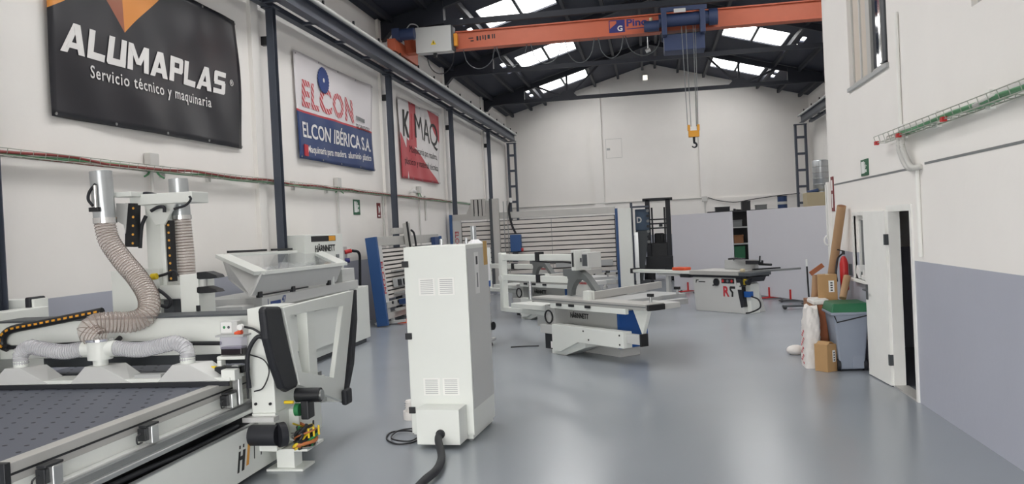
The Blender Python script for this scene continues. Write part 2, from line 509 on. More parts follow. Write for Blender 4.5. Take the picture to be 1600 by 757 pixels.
for (sx0, sx1) in (SLX, SRX):
    for (y0, y1) in SKYL:
        ang = math.atan2(roof_z(sx1)-roof_z(sx0), sx1-sx0)
        cx, cy = (sx0+sx1)/2, (y0+y1)/2
        wn += 1
        xm = (sx0+sx1)/2
        fr = MB()
        P = lambda x, y, dz=0.0: (x, y, roof_z(x)+dz)
        for a, b in ((P(sx0,y0),P(sx1,y0)), (P(sx0,y1),P(sx1,y1)), (P(sx0,y0),P(sx0,y1)), (P(sx1,y0),P(sx1,y1))):
            fr.beam(a, b, 0.05, 0.05)
        w = struct(fr.build('window_%d' % wn, 'navy_steel'))
        ROOTM[w.name] = Matrix.Identity(4)
        MB().beam(P(xm,y0,-0.02), P(xm,y1,-0.02), 0.09, 0.06).build('mullion', 'navy_steel', w)
        for a, b in ((sx0, xm-0.06), (xm+0.06, sx1)):
            MB().quad(P(a,y0,0.04), P(b,y0,0.04), P(b,y1,0.04), P(a,y1,0.04)).build('pane', 'skylight_sheet', w)
        portal('skylight_daylight', (cx, cy, roof_z(cx)+0.08), (0, -ang, 0), math.hypot(sx1-sx0, roof_z(sx1)-roof_z(sx0)), y1-y0)

# office block standing in the hall on the right
W_UP = (9.63, 11.39, 3.58, 5.2); W_UP2 = (5.4, 7.25, 3.57, 5.2); W_LOW = (10.05, 11.48, 1.12, 1.93); DOOR = (9.02, 9.84, 0.0, 1.98)
ab = sorted({YF, 5.4, 7.25, 9.02, 9.63, 9.84, 10.05, 11.39, 11.48, YO})
bb = sorted({0.0, 1.12, 1.93, 1.98, 3.57, 3.58, 5.2, 9.6})
ow = grid_wall('wall_office', 'wall_paint', 'x', XO+0.05, ab, bb, [W_UP, W_UP2, W_LOW, DOOR], 0.1)
struct(MB().box(XO, XR, YO-0.2, YO, 0, 9.0).build('wall_office_end', 'wall_paint'))
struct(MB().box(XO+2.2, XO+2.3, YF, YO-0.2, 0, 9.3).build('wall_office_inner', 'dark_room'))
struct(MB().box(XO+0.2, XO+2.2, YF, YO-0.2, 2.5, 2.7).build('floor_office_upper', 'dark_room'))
# recessed joints in the office wall
for a, b, z in ((YF, 8.55, 2.405), (8.9, 12.8, 2.385)):
    struct(MB().box(XO-0.004, XO+0.001, a, b, z-0.011, z+0.011).build('trim_1', 'mid_grey'))
struct(MB().box(XO-0.05, XO+0.05, YO-0.12, YO+0.02, 0, 2.44).build('trim_2', 'trim_white', bevel=0.01))

# pilasters
for y in (13.3, 20.15, 26.6, 32.95):
    struct(MB().box(XL-0.01, XL+0.07, y-0.14, y+0.14, 0, ZE).build('pilaster', 'wall_paint'))
for x0, x1 in ((-2.5, -2.07), (2.32, 2.81)):
    struct(MB().box(x0, x1, YB-0.12, YB+0.01, 0, roof_z(x0)-0.1).build('pilaster', 'wall_paint'))
struct(MB().box(XL, XR, YB-0.08, YB+0.01, 0, 3.0).build('trim_3', 'wall_paint'))

# ------------------------------------------------------------------ roof trusses
TRUSS_TIE = 7.2
def truss(y, label, struts=True):
    t = thing('roof_truss', label, 'truss', (XRIDGE, y, TRUSS_TIE), 0, 'steel roof trusses')
    MB().beam((XL+0.1,y,TRUSS_TIE),(XR-0.1,y,TRUSS_TIE),0.12,0.14).build('tie_beam','navy_steel',t,world=True)
    zt = lambda x: roof_z(x)-0.18
    for a, b in ((XL+0.05, XRIDGE), (XRIDGE, XR-0.05)):
        MB().beam((a,y,zt(a)),(b,y,zt(b)),0.14,0.2).build('top_chord','navy_steel',t,world=True)
    for xn in (-3.1, 3.66):
        for xt in ((xn-1.35, xn, xn+1.5) if struts else ()):
            MB().beam((xn,y,TRUSS_TIE),(xt,y,zt(xt)),0.08,0.09,up=(0,1,0)).build('strut','navy_steel',t,world=True)
        if struts: MB().prism([(xn-0.42,TRUSS_TIE+0.04),(xn+0.42,TRUSS_TIE+0.04),(xn+0.16,TRUSS_TIE+0.3),(xn-0.16,TRUSS_TIE+0.3)],'y',y-0.05,y+0.05).build('gusset','navy_steel',t,world=True)
    for xs in (-1.4, XRIDGE, 1.95):
        pass
    for sgn, xw in ((1, XL), (-1, XR)):
        MB().prism([(xw+sgn*0.01,6.9),(xw+sgn*0.12,6.9),(xw+sgn*0.3,7.1),(xw+sgn*1.7,TRUSS_TIE-0.02),(xw+sgn*1.7,zt(xw+sgn*1.7)+0.05),(xw+sgn*0.01,ZE-0.05)],'y',y-0.12,y+0.12).build('haunch_bracket','navy_steel',t,world=True)
    return t
truss(20.35, 'dark navy roof truss directly above the orange crane beam', False)
truss(26.95, 'dark navy roof truss second from the back wall', False)
truss(33.75, 'dark navy roof truss nearest the back wall, tie bar crossing the gable')

# ------------------------------------------------------------------ crane runway
def runway(sgn, xw, y0, y1, label):
    t = thing('crane_runway', label, 'crane rail', (xw+sgn*0.6, y0, 6.0), 0, 'crane runways')
    xi, xo = xw+sgn*0.58, xw+sgn*0.2
    b = MB(); b.box(xi-0.012,xi+0.012,y0,y1,6.02,6.3); b.box(xi-0.09,xi+0.09,y0,y1,6.0,6.02); b.box(xi-0.09,xi+0.09,y0,y1,6.28,6.3)
    b.build('rail_beam','post_grey',t,world=True)
    MB().box(xi-0.03,xi+0.03,y0,y1,6.3,6.35).build('rail','steel',t,world=True)
    MB().tube([(xi+sgn*0.12,y0,6.3),(xi+sgn*0.12,y1,6.3)],0.045,10).build('conductor_bar','machine_grey',t,world=True)
    MB().box(xo-0.07,xo+0.07,y0,y1,6.0,6.1).build('side_beam','post_grey',t,world=True)
    y = y0+0.4
    while y < y1:
        MB().box(min(xi,xo),max(xi,xo),y-0.035,y+0.035,6.0,6.05).build('batten','post_grey',t,world=True)
        MB().box(xi+sgn*0.09,xi+sgn*0.13,y-0.02,y+0.02,6.33,6.43).build('clip','black_plastic',t,world=True)
        y += 1.62
    return t
runway(1, XL, 8.0, 37.6, 'steel crane runway beam along the banner wall')
runway(-1, XR, 13.2, 37.6, 'steel crane runway beam on the far right wall')
plabel = ['dark grey steel wall column between the black banner and the saw-blade banner', 'dark grey steel wall column between the two nearer banners and the red-striped one',
          'dark grey steel wall column just beyond the red-striped banner', 'dark grey steel wall column beyond the red-striped banner, nearest the far corner', 'dark grey steel column at the left picture edge below the black banner']
plabel[1] = 'dark grey steel wall column between the saw-blade banner and the red-striped banner'
for y, lb in zip((13.55, 20.08, 26.62, 33.0, 7.15), plabel):
    t = thing('wall_column', lb, 'column', (XL+0.25, y, 0), 0, 'steel columns along the banner wall')
    b = MB(); b.box(-0.065,0.065,-0.065,-0.052,0,6.0); b.box(-0.065,0.065,0.052,0.065,0,6.0); b.box(-0.008,0.008,-0.052,0.052,0,6.0)
    b.build('shaft','post_grey',t)
    MB().box(-0.14,0.14,-0.14,0.14,0,0.02).build('base_plate','post_grey',t)
    MB().box(-0.18,-0.065,-0.05,0.05,5.35,5.5).build('wall_bracket','black_plastic',t)
    MB().box(-0.12,0.12,-0.12,0.12,5.975,6.0).build('cap_plate','post_grey',t)
for x0, x1, lb in ((-6.38,-6.06,'ladder-like twin steel column at the left end of the back wall'), (6.44,6.86,'ladder-like twin steel column at the right end of the back wall')):
    t = thing('lattice_column', lb, 'column', ((x0+x1)/2, 38.2, 0), 0, 'lattice columns at the back wall')
    for x in (x0, x1):
        MB().box(x-0.045,x+0.045,38.1,38.3,0,6.0).build('shaft','post_grey',t,world=True)
    z = 0.4
    while z < 6.05:
        MB().box(x0+0.045,x1-0.045,38.12,38.28,z-0.05,z+0.05).build('rung','post_grey',t,world=True); z += 0.72
    MB().box(x0-0.06,x1+0.06,38.08,38.32,5.98,6.02).build('cap_plate','post_grey',t,world=True)

# ------------------------------------------------------------------ overhead crane
YC = 20.4
t = thing('overhead_crane', 'orange overhead travelling crane beam spanning the hall', 'crane', (0, YC, 6.4))
crane = t
b = MB(); b.box(-5.9,6.5,YC-0.012,YC+0.012,6.54,6.94); b.box(-5.9,6.5,YC-0.16,YC+0.16,6.52,6.55); b.box(-5.9,6.5,YC-0.16,YC+0.16,6.93,6.96); b.box(-5.9,6.5,YC-0.1,YC-0.09,6.55,6.93)
b.build('bridge_girder','crane_orange',t,world=True)
for x, w in ((-5.97,1), (6.6,0)):
    MB().box(x-0.1,x+0.1,YC-1.0,YC+1.0,6.42,6.72).build('end_carriage','crane_orange',t,world=True,bevel=0.01)
    for dy in (-0.8, 0.8):
        MB().cyl((x-0.06,YC+dy,6.46),(x+0.06,YC+dy,6.46),0.11,n=18).build('wheel','dark_grey',t,world=True)
mt_ = MB(); mt_.cyl((-5.85,YC-0.75,6.85),(-5.45,YC-0.75,6.85),0.14); mt_.box(-5.98,-5.8,YC-0.9,YC-0.6,6.7,6.98)
mt_.build('travel_motor','crane_blue',t,world=True)
MB().tube(spline([(-5.7,YC-0.6,7.0),(-5.6,YC-0.5,7.15),(-5.45,YC-0.4,7.1),(-5.5,YC-0.3,6.9),(-5.6,YC-0.3,6.8)],6),0.015).build('cable','light_grey',t,world=True)
cb = MB().box(-5.5,-4.6,YC-0.5,YC-0.2,6.42,7.05).build('control_box','machine_grey',t,world=True,bevel=0.012,label='pale grey control cabinet')
tri = MB(); tri.prism([(-5.12,6.6),(-4.98,6.6),(-5.05,6.72)],'y',YC-0.505,YC-0.5); tri.build('warning_triangle','yellow',cb,world=True)
MB().prism([(-5.055,6.62),(-5.045,6.62),(-5.035,6.66),(-5.05,6.7),(-5.06,6.66)],'y',YC-0.508,YC-0.505).build('bolt_symbol','print_black',cb,world=True)
MB().box(-4.6,-4.56,YC-0.5,YC-0.2,6.45,7.03).build('door_edge','dark_grey',cb,world=True)
MB().box(-4.56,-4.47,YC-0.42,YC-0.3,6.55,6.85).build('beacon','lamp_amber',t,world=True,bevel=0.01)
MB().box(-5.09,-5.01,YC-0.4,YC-0.3,6.32,6.42).build('cable_gland','black_plastic',cb,world=True)
for x, w_, z, h_ in ((-4.25,0.12,6.76,0.025),(-4.2,0.08,6.69,0.03),(-4.05,0.05,6.7,0.11),(-3.97,0.03,6.7,0.11),(-3.9,0.03,6.72,0.1),(-3.84,0.03,6.7,0.12),(-3.77,0.06,6.72,0.1),(-3.66,0.03,6.72,0.11),(-3.61,0.03,6.72,0.11)):
    MB().box(x,x+w_,YC-0.104,YC-0.1,z,z+h_).build('worn_print','print_black',t,world=True)
# festoon cable loops
lx = -5.35
loops = [(-5.35,-4.62,0.55,'black_plastic'),(-4.4,-3.6,0.5,'dark_grey'),(-3.55,-2.8,0.5,'dark_grey'),(-2.7,-1.95,0.5,'dark_grey'),(-1.85,-1.15,0.55,'dark_grey'),(-1.05,-0.45,0.5,'dark_grey'),(-0.4,0.45,0.5,'dark_grey')]
for x0, x1, dz, mm in loops:
    pts = [(x0+(x1-x0)*k/12, YC-0.1, 6.5-dz*math.sqrt(max(0,1-((k-6)/6)**2))) for k in range(13)]
    MB().tube(pts,0.012).build('festoon_cable',mm,t,world=True)
# maker's plate painted on the girder
MB().box(-0.78,-0.4,YC-0.104,YC-0.1,6.6,6.9).build('logo_panel','print_navy',t,world=True)
lettering('G','print_white',t,(-0.58,YC-0.106,6.63),(1,0,0),(0,0,1),0.13,0.12,bold=0.02,world=True,name='logo_letter')
MB().prism([(-0.76,6.88),(-0.6,6.88),(-0.6,6.82),(-0.68,6.76),(-0.76,6.7)],'y',YC-0.107,YC-0.104).build('logo_mark','crane_orange',t,world=True)
lettering('Pino','print_navy',t,(-0.36,YC-0.103,6.72),(1,0,0),(0,0,1),0.18,0.5,bold=0.03,world=True)
MB().box(-0.36,0.1,YC-0.104,YC-0.1,6.655,6.675).build('logo_underline','print_navy',t,world=True)

t = thing('chain_hoist', 'dark blue rope hoist trolley hanging from the orange beam', 'hoist', (0.98, YC-0.25, 6.0))
MB().cyl((0.4,YC-0.36,6.72),(1.55,YC-0.36,6.72),0.15,n=20).build('drum','crane_blue',t,world=True)
MB().cyl((1.55,YC-0.36,6.72),(1.75,YC-0.36,6.72),0.19,n=20).build('motor_cover','crane_blue',t,world=True)
MB().cyl((0.05,YC-0.36,6.62),(0.4,YC-0.36,6.62),0.13,n=20).build('gear_motor','crane_blue',t,world=True)
for x in (0.52, 1.4):
    MB().box(x-0.06,x+0.06,YC-0.55,YC-0.19,6.35,6.98).build('hanger_plate','crane_blue',t,world=True,bevel=0.01)
    MB().box(x-0.05,x+0.05,YC+0.19,YC+0.25,6.35,6.98).build('hanger_plate','crane_blue',t,world=True)
    MB().cyl((x,YC-0.2,6.48),(x,YC+0.2,6.48),0.04).build('trolley_axle','steel',t,world=True)
MB().box(0.45,1.5,YC-0.56,YC-0.5,6.88,6.98).build('top_rail','crane_blue',t,world=True)
MB().box(0.75,1.02,YC-0.575,YC-0.56,6.84,6.93).build('name_plate','machine_grey',t,world=True)
MB().box(0.5,1.45,YC-0.3,YC+0.28,6.02,6.4).build('counter_box','crane_blue',t,world=True,bevel=0.01)
MB().cyl((0.22,YC-0.3,6.75),(0.22,YC-0.3,6.83),0.04).build('lamp','tan',t,world=True)
for x in (0.92, 1.02, 1.19, 1.24):
    MB().cyl((x,YC-0.3,6.6),(1.09+(x-1.09)*0.75,YC-0.3,4.2),0.009,n=6).build('rope','mid_grey',t,world=True)
MB().cyl((0.12,YC-0.25,6.4),(0.12,YC-0.25,6.1),0.012).build('sensor_rod','steel',t,world=True)
MB().cyl((0.07,YC-0.25,6.06),(0.17,YC-0.25,6.1),0.05).build('sensor_lamp','aluminium',t,world=True)
hb = MB(); hb.box(0.97,1.22,YC-0.36,YC-0.24,3.95,4.1)
for x in (0.985, 1.205): hb.box(x-0.03,x+0.03,YC-0.35,YC-0.25,4.1,4.24)
hk = hb.build('hook_block','hook_yellow',t,world=True,bevel=0.01)
hp = [(1.095,YC-0.3,3.98),(1.095,YC-0.3,3.82)]+[(1.095+0.055*math.sin(R(a)),YC-0.3,3.76+0.055*math.cos(R(a))) for a in range(0,260,25)]
MB().tube(hp,[0.03,0.026]+[0.026-0.0012*i for i in range(len(hp)-2)],10).build('hook','fork_black',hk,world=True)

# ------------------------------------------------------------------ banners on the left wall
def banner_mat(name, base, regions, rough=0.35):
    """regions: list of (colour, [(ny, nz, c), ...]) painted where ny*Y + nz*Z > c for every half-plane (object space)"""
    mt = bpy.data.materials.new(name); mt.use_nodes = True
    nt = mt.node_tree; bs = nt.nodes['Principled BSDF']; bs.inputs['Roughness'].default_value = rough
    tc = nt.nodes.new('ShaderNodeTexCoord'); s = nt.nodes.new('ShaderNodeSeparateXYZ'); nt.links.new(tc.outputs['Object'], s.inputs[0])
    cur = None
    def val(x):
        n = nt.nodes.new('ShaderNodeMath'); n.operation = x; return n
    for colr, hps in regions:
        fac = None
        for ny, nz, c in hps:
            a = val('MULTIPLY'); a.inputs[1].default_value = ny; nt.links.new(s.outputs['Y'], a.inputs[0])
            b2 = val('MULTIPLY_ADD'); b2.inputs[1].default_value = nz; nt.links.new(s.outputs['Z'], b2.inputs[0]); nt.links.new(a.outputs[0], b2.inputs[2])
            g = val('GREATER_THAN'); g.inputs[1].default_value = c; nt.links.new(b2.outputs[0], g.inputs[0])
            if fac is None: fac = g
            else:
                mm = val('MULTIPLY'); nt.links.new(fac.outputs[0], mm.inputs[0]); nt.links.new(g.outputs[0], mm.inputs[1]); fac = mm
        mx = nt.nodes.new('ShaderNodeMix'); mx.data_type = 'RGBA'; nt.links.new(fac.outputs[0], mx.inputs['Factor'])
        if cur is None: mx.inputs['A'].default_value = base
        else: nt.links.new(cur.outputs['Result'], mx.inputs['A'])
        mx.inputs['B'].default_value = colr; cur = mx
    nt.links.new(cur.outputs['Result'], bs.inputs['Base Color'])
    MATS[name] = mt
def line_hp(p, q, side):
    """half-plane to the given side point of the line p-q, in (y, z)"""
    ny, nz = -(q[1]-p[1]), q[0]-p[0]; c = ny*p[0]+nz*p[1]
    if ny*side[0]+nz*side[1] < c: ny, nz, c = -ny, -nz, -c
    return (ny, nz, c)
def poly_hp(poly):
    cy = sum(p[0] for p in poly)/len(poly); cz = sum(p[1] for p in poly)/len(poly)
    return [line_hp(poly[i], poly[(i+1)%len(poly)], (cy, cz)) for i in range(len(poly))]
BX = XL+0.06
def banner(name, label, corners, material, seed):
    """corners (y,z): top-left, top-right, bottom-right, bottom-left"""
    tl, tr, br, bl = [Vector((0, c[0], c[1])) for c in corners]
    y0 = min(tl.y, bl.y); z0 = min(bl.z, br.z)
    root = thing(name, label, 'banner', (BX, y0, z0), 0, 'vinyl banners on the left wall')
    rnd = random.Random(seed); ph = [rnd.uniform(0, 6) for _ in range(4)]
    def wave(p):
        y, z = p.y, p.z
        return 0.014*math.sin(1.7*y+2.3*z+ph[0])+0.011*math.sin(3.1*y-2.6*z+ph[1])+0.007*math.sin(6.0*y+3.2*z+ph[2])
    N, K = 40, 24; mb = MB(); vs = []; fs = []
    for j in range(K+1):
        for i in range(N+1):
            a, b_ = i/N, j/K
            p = (bl*(1-a)+br*a)*(1-b_) + (tl*(1-a)+tr*a)*b_
            sag = 0.06*math.sin(math.pi*a)
            p = p + Vector((0, 0, -sag*0.4*b_))
            vs.append((BX+wave(p), p.y, p.z))
    for j in range(K):
        for i in range(N): fs.append((j*(N+1)+i, j*(N+1)+i+1, (j+1)*(N+1)+i+1, (j+1)*(N+1)+i))
    mb._add(vs, fs, True)
    sh = mb.build('sheet', material, root, world=True, solid=0.003)
    for a in (0.01, 0.25, 0.5, 0.75, 0.99):
        for e, (p, q) in enumerate(((bl, br), (tl, tr))):
            c = p.lerp(q, a); MB().cyl((BX+0.02+wave(c), c.y, c.z+(0.03 if e == 0 else -0.06)), (BX+0.03+wave(c), c.y, c.z+(0.03 if e == 0 else -0.06)), 0.018, n=8).build('eyelet', 'steel', root, world=True)
    return root, (lambda p: wave(p))
def wtext(body, m_, root, y, z, h, w, wave, slope=0.0, bold=0.0, track=1.0, shear=0.0, lift=0.008):
    return lettering(body, m_, root, (BX+lift, y, z), (0, 1, slope), (0, 0, 1), h, w, bold=bold, warp=lambda p: wave(p), world=True, track=track, shear=shear)

# black banner
def yz(u, v): p = at(u, v, x=BX); return (p.y, p.z)
c1 = [(8.3, 5.62), yz(368,33), yz(380,233), yz(82,181)]
oy, oz = c1[3][0], min(c1[2][1], c1[3][1])
def loc1(*pts): return [(p[0]-8.3, p[1]-oz) for p in pts]
oy1 = min(8.3, c1[3][0])
def loc(pts, y0, z0): return [(p[0]-y0, p[1]-z0) for p in pts]
tipA = yz(195,51); tipB = yz(272,0)
OR1 = [tipA, (tipB[0]+1.4, tipB[1]+1.25), (tipA[0], tipA[1]+1.9)]
OR2 = [tipA, (tipA[0], tipA[1]+1.9), (yz(150,0)[0]-1.2, yz(150,0)[1]+1.25)]
e3, f3 = yz(76,10), yz(98,1)
OR3 = [(7.9, e3[1]+(7.9-e3[0])*(f3[1]-e3[1])/(f3[0]-e3[0])), f3, (yz(98,1)[0]+1.3, yz(98,1)[1]+1.6), (7.9, 6.5)]
banner_mat('banner_black', rgb(36, 36, 42), [(rgb(226,146,66), poly_hp(loc(OR1, oy1, oz))), (rgb(158,92,66), poly_hp(loc(OR2, oy1, oz))), (rgb(222,146,70), poly_hp(loc(OR3, oy1, oz)))], 0.3)
b1, w1 = banner('vinyl_banner', 'large black vinyl banner with white slanted lettering and orange shape', c1, 'banner_black', 1)
p0, p1 = yz(92,79), yz(354,150)
sl = (p1[1]-p0[1])/(p1[0]-p0[0])
h1 = yz(120,37)[1]-yz(112,84)[1]
GLY = {'A': (1.0, [[(0,0),(.27,0),(.62,1),(.36,1)],[(.36,1),(.66,1),(1,0),(.72,0)],[(.2,.17),(.85,.17),(.8,.36),(.26,.36)]]),
       'L': (.85, [[(0,0),(.28,0),(.28,1),(0,1)],[(0,0),(.85,0),(.85,.25),(0,.25)]]),
       'U': (.9, [[(0,.08),(.28,.08),(.28,1),(0,1)],[(.62,0),(.9,0),(.9,1),(.62,1)],[(.08,0),(.9,0),(.9,.24),(0,.24),(0,.08)]]),
       'M': (1.15, [[(0,0),(.27,0),(.27,1),(0,1)],[(.88,0),(1.15,0),(1.15,1),(.88,1)],[(0,1),(.27,1),(.7,.25),(.45,.25)],[(.88,1),(1.15,1),(.7,.25),(.45,.25)]]),
       'P': (.85, [[(0,0),(.28,0),(.28,1),(0,1)],[(0,.78),(.85,.78),(.85,.92),(.77,1),(0,1)],[(.58,.36),(.77,.36),(.85,.46),(.85,.9),(.58,.9)],[(0,.36),(.75,.36),(.75,.57),(0,.57)]]),
       'S': (.85, [[(.08,.78),(.85,.78),(.85,1),(.08,1),(0,.92)],[(0,.5),(.27,.42),(.27,.92),(0,.92)],[(.05,.4),(.8,.4),(.8,.61),(.05,.61)],[(.58,.08),(.85,.08),(.85,.52),(.58,.55)],[(0,0),(.77,0),(.85,.08),(.85,.22),(0,.22)]])}
tot = sum(GLY[c][0] for c in 'ALUMAPLAS')+0.1*8
kx = (p1[0]-p0[0]-0.2*h1)/tot; cx_ = 0.0
for ch in 'ALUMAPLAS':
    mb = MB()
    for k, poly in enumerate(GLY[ch][1]):
        pv = []
        for a, b_ in poly:
            yy = p0[0]+(cx_+a)*kx+0.2*h1*b_; zz = p0[1]+sl*(cx_+a)*kx+h1*0.95*b_
            pv.append(Vector((BX+0.01+0.0004*k+w1(Vector((0,yy,zz))), yy, zz)))
        n_ = len(pv); mb._add(pv+[p+Vector((0.002,0,0)) for p in pv], [tuple(range(n_-1,-1,-1)), tuple(range(n_,2*n_))]+[(q,(q+1)%n_,n_+(q+1)%n_,n_+q) for q in range(n_)])
    mb.build('letter', 'print_white', b1, world=True)
    cx_ += GLY[ch][0]+0.1
q0, q1 = yz(140,120), yz(331,167)
wtext('Servicio técnico y maquinaria', 'print_white', b1, q0[0], q0[1]-0.06, 0.2, q1[0]-q0[0], w1, slope=(q1[1]-q0[1])/(q1[0]-q0[0]), bold=0.008, track=1.15, lift=0.01)
q0 = yz(358,134); wtext('®', 'print_white', b1, q0[0], q0[1], 0.1, 0.1, w1, lift=0.01)

# saw-blade banner
c2 = [yz(458,77), yz(579,133), yz(585,268), yz(468,247)]
oy2, oz2 = min(c2[0][0], c2[3][0]), min(c2[2][1], c2[3][1])
s0, s1 = yz(465,171), yz(584,208)
banner_mat('banner_saw', rgb(224, 220, 222), [(rgb(190,46,58), [line_hp(*loc([(s0[0],s0[1]+0.02),(s1[0],s1[1]+0.02)],oy2,oz2), (2,-9))]), (rgb(38,62,112), [line_hp(*loc([(s0[0],s0[1]-0.02),(s1[0],s1[1]-0.02)],oy2,oz2), (2,-9))])], 0.4)
b2, w2 = banner('vinyl_banner', 'white and blue vinyl banner with a saw blade above red letters', c2, 'banner_saw', 2)
e0, e1 = yz(473,166), yz(553,194)
he = yz(478,123)[1]-yz(475,166)[1]
striped = mat('print_striped', rgb(196,60,72), 0.5)
nt = striped.node_tree
wv = nt.nodes.new('ShaderNodeTexWave'); wv.inputs['Scale'].default_value = 5.0; wv.bands_direction = 'DIAGONAL'
cr = nt.nodes.new('ShaderNodeMix'); cr.data_type = 'RGBA'; cr.inputs['A'].default_value = rgb(188,52,64); cr.inputs['B'].default_value = rgb(226,205,205)
gt = nt.nodes.new('ShaderNodeMath'); gt.operation = 'GREATER_THAN'; gt.inputs[1].default_value = 0.72
tcn = nt.nodes.new('ShaderNodeTexCoord'); nt.links.new(tcn.outputs['Object'], wv.inputs['Vector']); nt.links.new(wv.outputs['Fac'], gt.inputs[0]); nt.links.new(gt.outputs[0], cr.inputs['Factor'])
nt.links.new(cr.outputs['Result'], nt.nodes['Principled BSDF'].inputs['Base Color'])
wtext('ELCON', 'print_striped', b2, e0[0], e0[1], he*0.95, e1[0]-e0[0], w2, slope=(e1[1]-e0[1])/(e1[0]-e0[0])+0.0, bold=0.035, track=1.12)
cb_ = yz(503.5,126); ra = 0.27
teeth = []
for i in range(48):
    rr_ = ra*(1.0 if i % 2 == 0 else 0.92); a = 2*math.pi*i/48; teeth.append((cb_[0]+rr_*1.1*math.cos(a), cb_[1]+rr_*math.sin(a)))
sb = MB().prism(teeth, 'x', BX+0.02, BX+0.032).build('saw_blade_print', 'print_blue', b2, world=True)
MB().cyl((BX+0.032,cb_[0],cb_[1]),(BX+0.035,cb_[0],cb_[1]),0.045).build('blade_hole','print_white',sb,world=True)
for k in range(7):
    q = yz(556+k*1.9,184+k*0.9); MB().box(BX+0.012,BX+0.026,q[0],q[0]+0.03,q[1]-0.05,q[1]+0.04).build('small_print','mid_grey',b2,world=True)
for tx, uv, h in (('TECHNOLOGY', (556,196), 0.12),):
    q = yz(*uv); wtext(tx, 'print_black', b2, q[0], q[1]-0.08, h, yz(579,195)[0]-q[0]-0.1, w2, bold=-0.01)
q0, q1 = yz(474,214), yz(579,238)
wtext('ELCON IBÉRICA S.A.', 'print_white', b2, q0[0], q0[1], 0.38, q1[0]-q0[0], w2, slope=(q1[1]-q0[1])/(q1[0]-q0[0]), bold=0.015)
q0, q1 = yz(481,238), yz(580,252)
wtext('Maquinaria para madera  aluminio  plástico', 'print_white', b2, q0[0], q0[1]-0.05, 0.19, q1[0]-q0[0], w2, slope=(q1[1]-q0[1])/(q1[0]-q0[0]), bold=0.01)
q0 = yz(476,234); MB().box(BX+0.012,BX+0.03,q0[0]-0.05,q0[0]+0.12,q0[1]-0.12,q0[1]+0.1).build('bullet_print','print_red',b2,world=True)

# red-striped banner
c3 = [yz(621,151), yz(685,178), yz(687,288), yz(629,278)]
oy3, oz3 = min(c3[0][0], c3[3][0]), min(c3[2][1], c3[3][1])
RD = rgb(186,54,66)
bandv = [yz(636,150), yz(648,150), yz(651,232), yz(640,225)]
bot = [yz(625,205), yz(641,240), yz(637,282), yz(628,282)]
bot2 = [yz(636,215), yz(652,236), yz(686,288), yz(640,284), yz(638,262)]
tr_ = [yz(667,172), yz(687,184), yz(690,235), yz(679,208)]
banner_mat('banner_red', rgb(222, 218, 218), [(RD, poly_hp(loc(pp, oy3, oz3))) for pp in (bandv, bot, bot2, tr_)], 0.4)
b3, w3 = banner('vinyl_banner', 'white vinyl banner with broad red stripes and black capital letters', c3, 'banner_red', 3)
q0, q1 = yz(631,211), yz(684,233)
wtext('K', 'print_black', b3, yz(630,213)[0], yz(632,213)[1], 0.72, 0.6, w3, bold=0.03)
wtext('I', 'print_red', b3, yz(643,216)[0], yz(643,218)[1], 0.72, 0.1, w3, bold=0.02)
wtext('MAQ', 'print_black', b3, yz(649,219)[0], yz(649,219)[1]-0.06, 0.82, yz(684,228)[0]-yz(649,219)[0], w3, slope=-0.02, bold=0.0)
q0, q1 = yz(641,236), yz(683,246)
wtext('Maquinaria para madera,', 'print_black', b3, q0[0], q0[1]-0.1, 0.26, q1[0]-q0[0], w3, slope=0.0, bold=-0.01)
q0, q1 = yz(633,252), yz(684,264)
wtext('plástico y material técnico', 'print_black', b3, q0[0], q0[1]-0.12, 0.25, q1[0]-q0[0], w3, slope=0.0, bold=-0.01)

# ------------------------------------------------------------------ cable trays and wall fittings
def cable_tray(name, label, x, y0, y1, z, sgn, loops_=(), sagging=0.0):
    t = thing(name, label, 'cable tray', (x, y0, z), 0, 'wire cable trays')
    w = 0.12
    wires = MB(); n = int((y1-y0)/0.18)
    for dz, dx in ((0,0.02),(0.07,0.0),(0,w),(0.07,w+0.02)):
        wires.tube([(x+sgn*dx,y0,z+dz),(x+sgn*dx,y1,z+dz)],0.005,6)
    wires.build('long_wire','tray_wire',t,world=True,kind='stuff')
    cross = MB()
    for i in range(n+1):
        y = y0+(y1-y0)*i/n
        cross.tube([(x,y,z+0.07),(x+sgn*0.02,y,z),(x+sgn*w,y,z),(x+sgn*(w+0.02),y,z+0.07)],0.004,5,cap=False)
    cross.build('cross_wire','tray_wire',t,world=True,kind='stuff')
    return t, w
t, w = cable_tray('cable_tray', 'wire cable tray with red and green cables on the banner wall', XL+0.03, 5.5, 33.0, 2.96, 1)
rnd = random.Random(4)
for mm, dx, dz in (('cable_red',0.04,0.025),('cable_green',0.08,0.02),('cable_red',0.1,0.045),('conduit',0.06,0.05)):
    pts = []; y = 5.5
    while y < (33.0 if mm != 'cable_red' else 27):
        pts.append((XL+0.03+dx+rnd.uniform(-0.015,0.015), y, 2.96+dz+rnd.uniform(-0.02,0.02))); y += 0.6
    MB().tube(spline(pts,2),0.016,6).build('cable',mm,t,world=True)
for y in (10.4, 11.6, 14.6, 16.2): MB().box(XL+0.004,XL+0.05,y-0.04,y+0.04,2.9,3.06).build('bracket','conduit',t,world=True)
t, w = cable_tray('cable_tray', 'wire cable tray with green cables on the office wall', XO-0.01, 3.5, 9.75, 2.72, -1)
for mm, dx, dz in (('cable_green',0.05,0.025),('cable_green',0.09,0.03),('conduit',0.07,0.045)):
    pts = []; y = 3.5
    while y < 9.4:
        pts.append((XO-0.01-dx+rnd.uniform(-0.015,0.015), y, 2.72+dz+rnd.uniform(-0.015,0.015))); y += 0.5
    MB().tube(spline(pts,2),0.02,6).build('cable',mm,t,world=True)
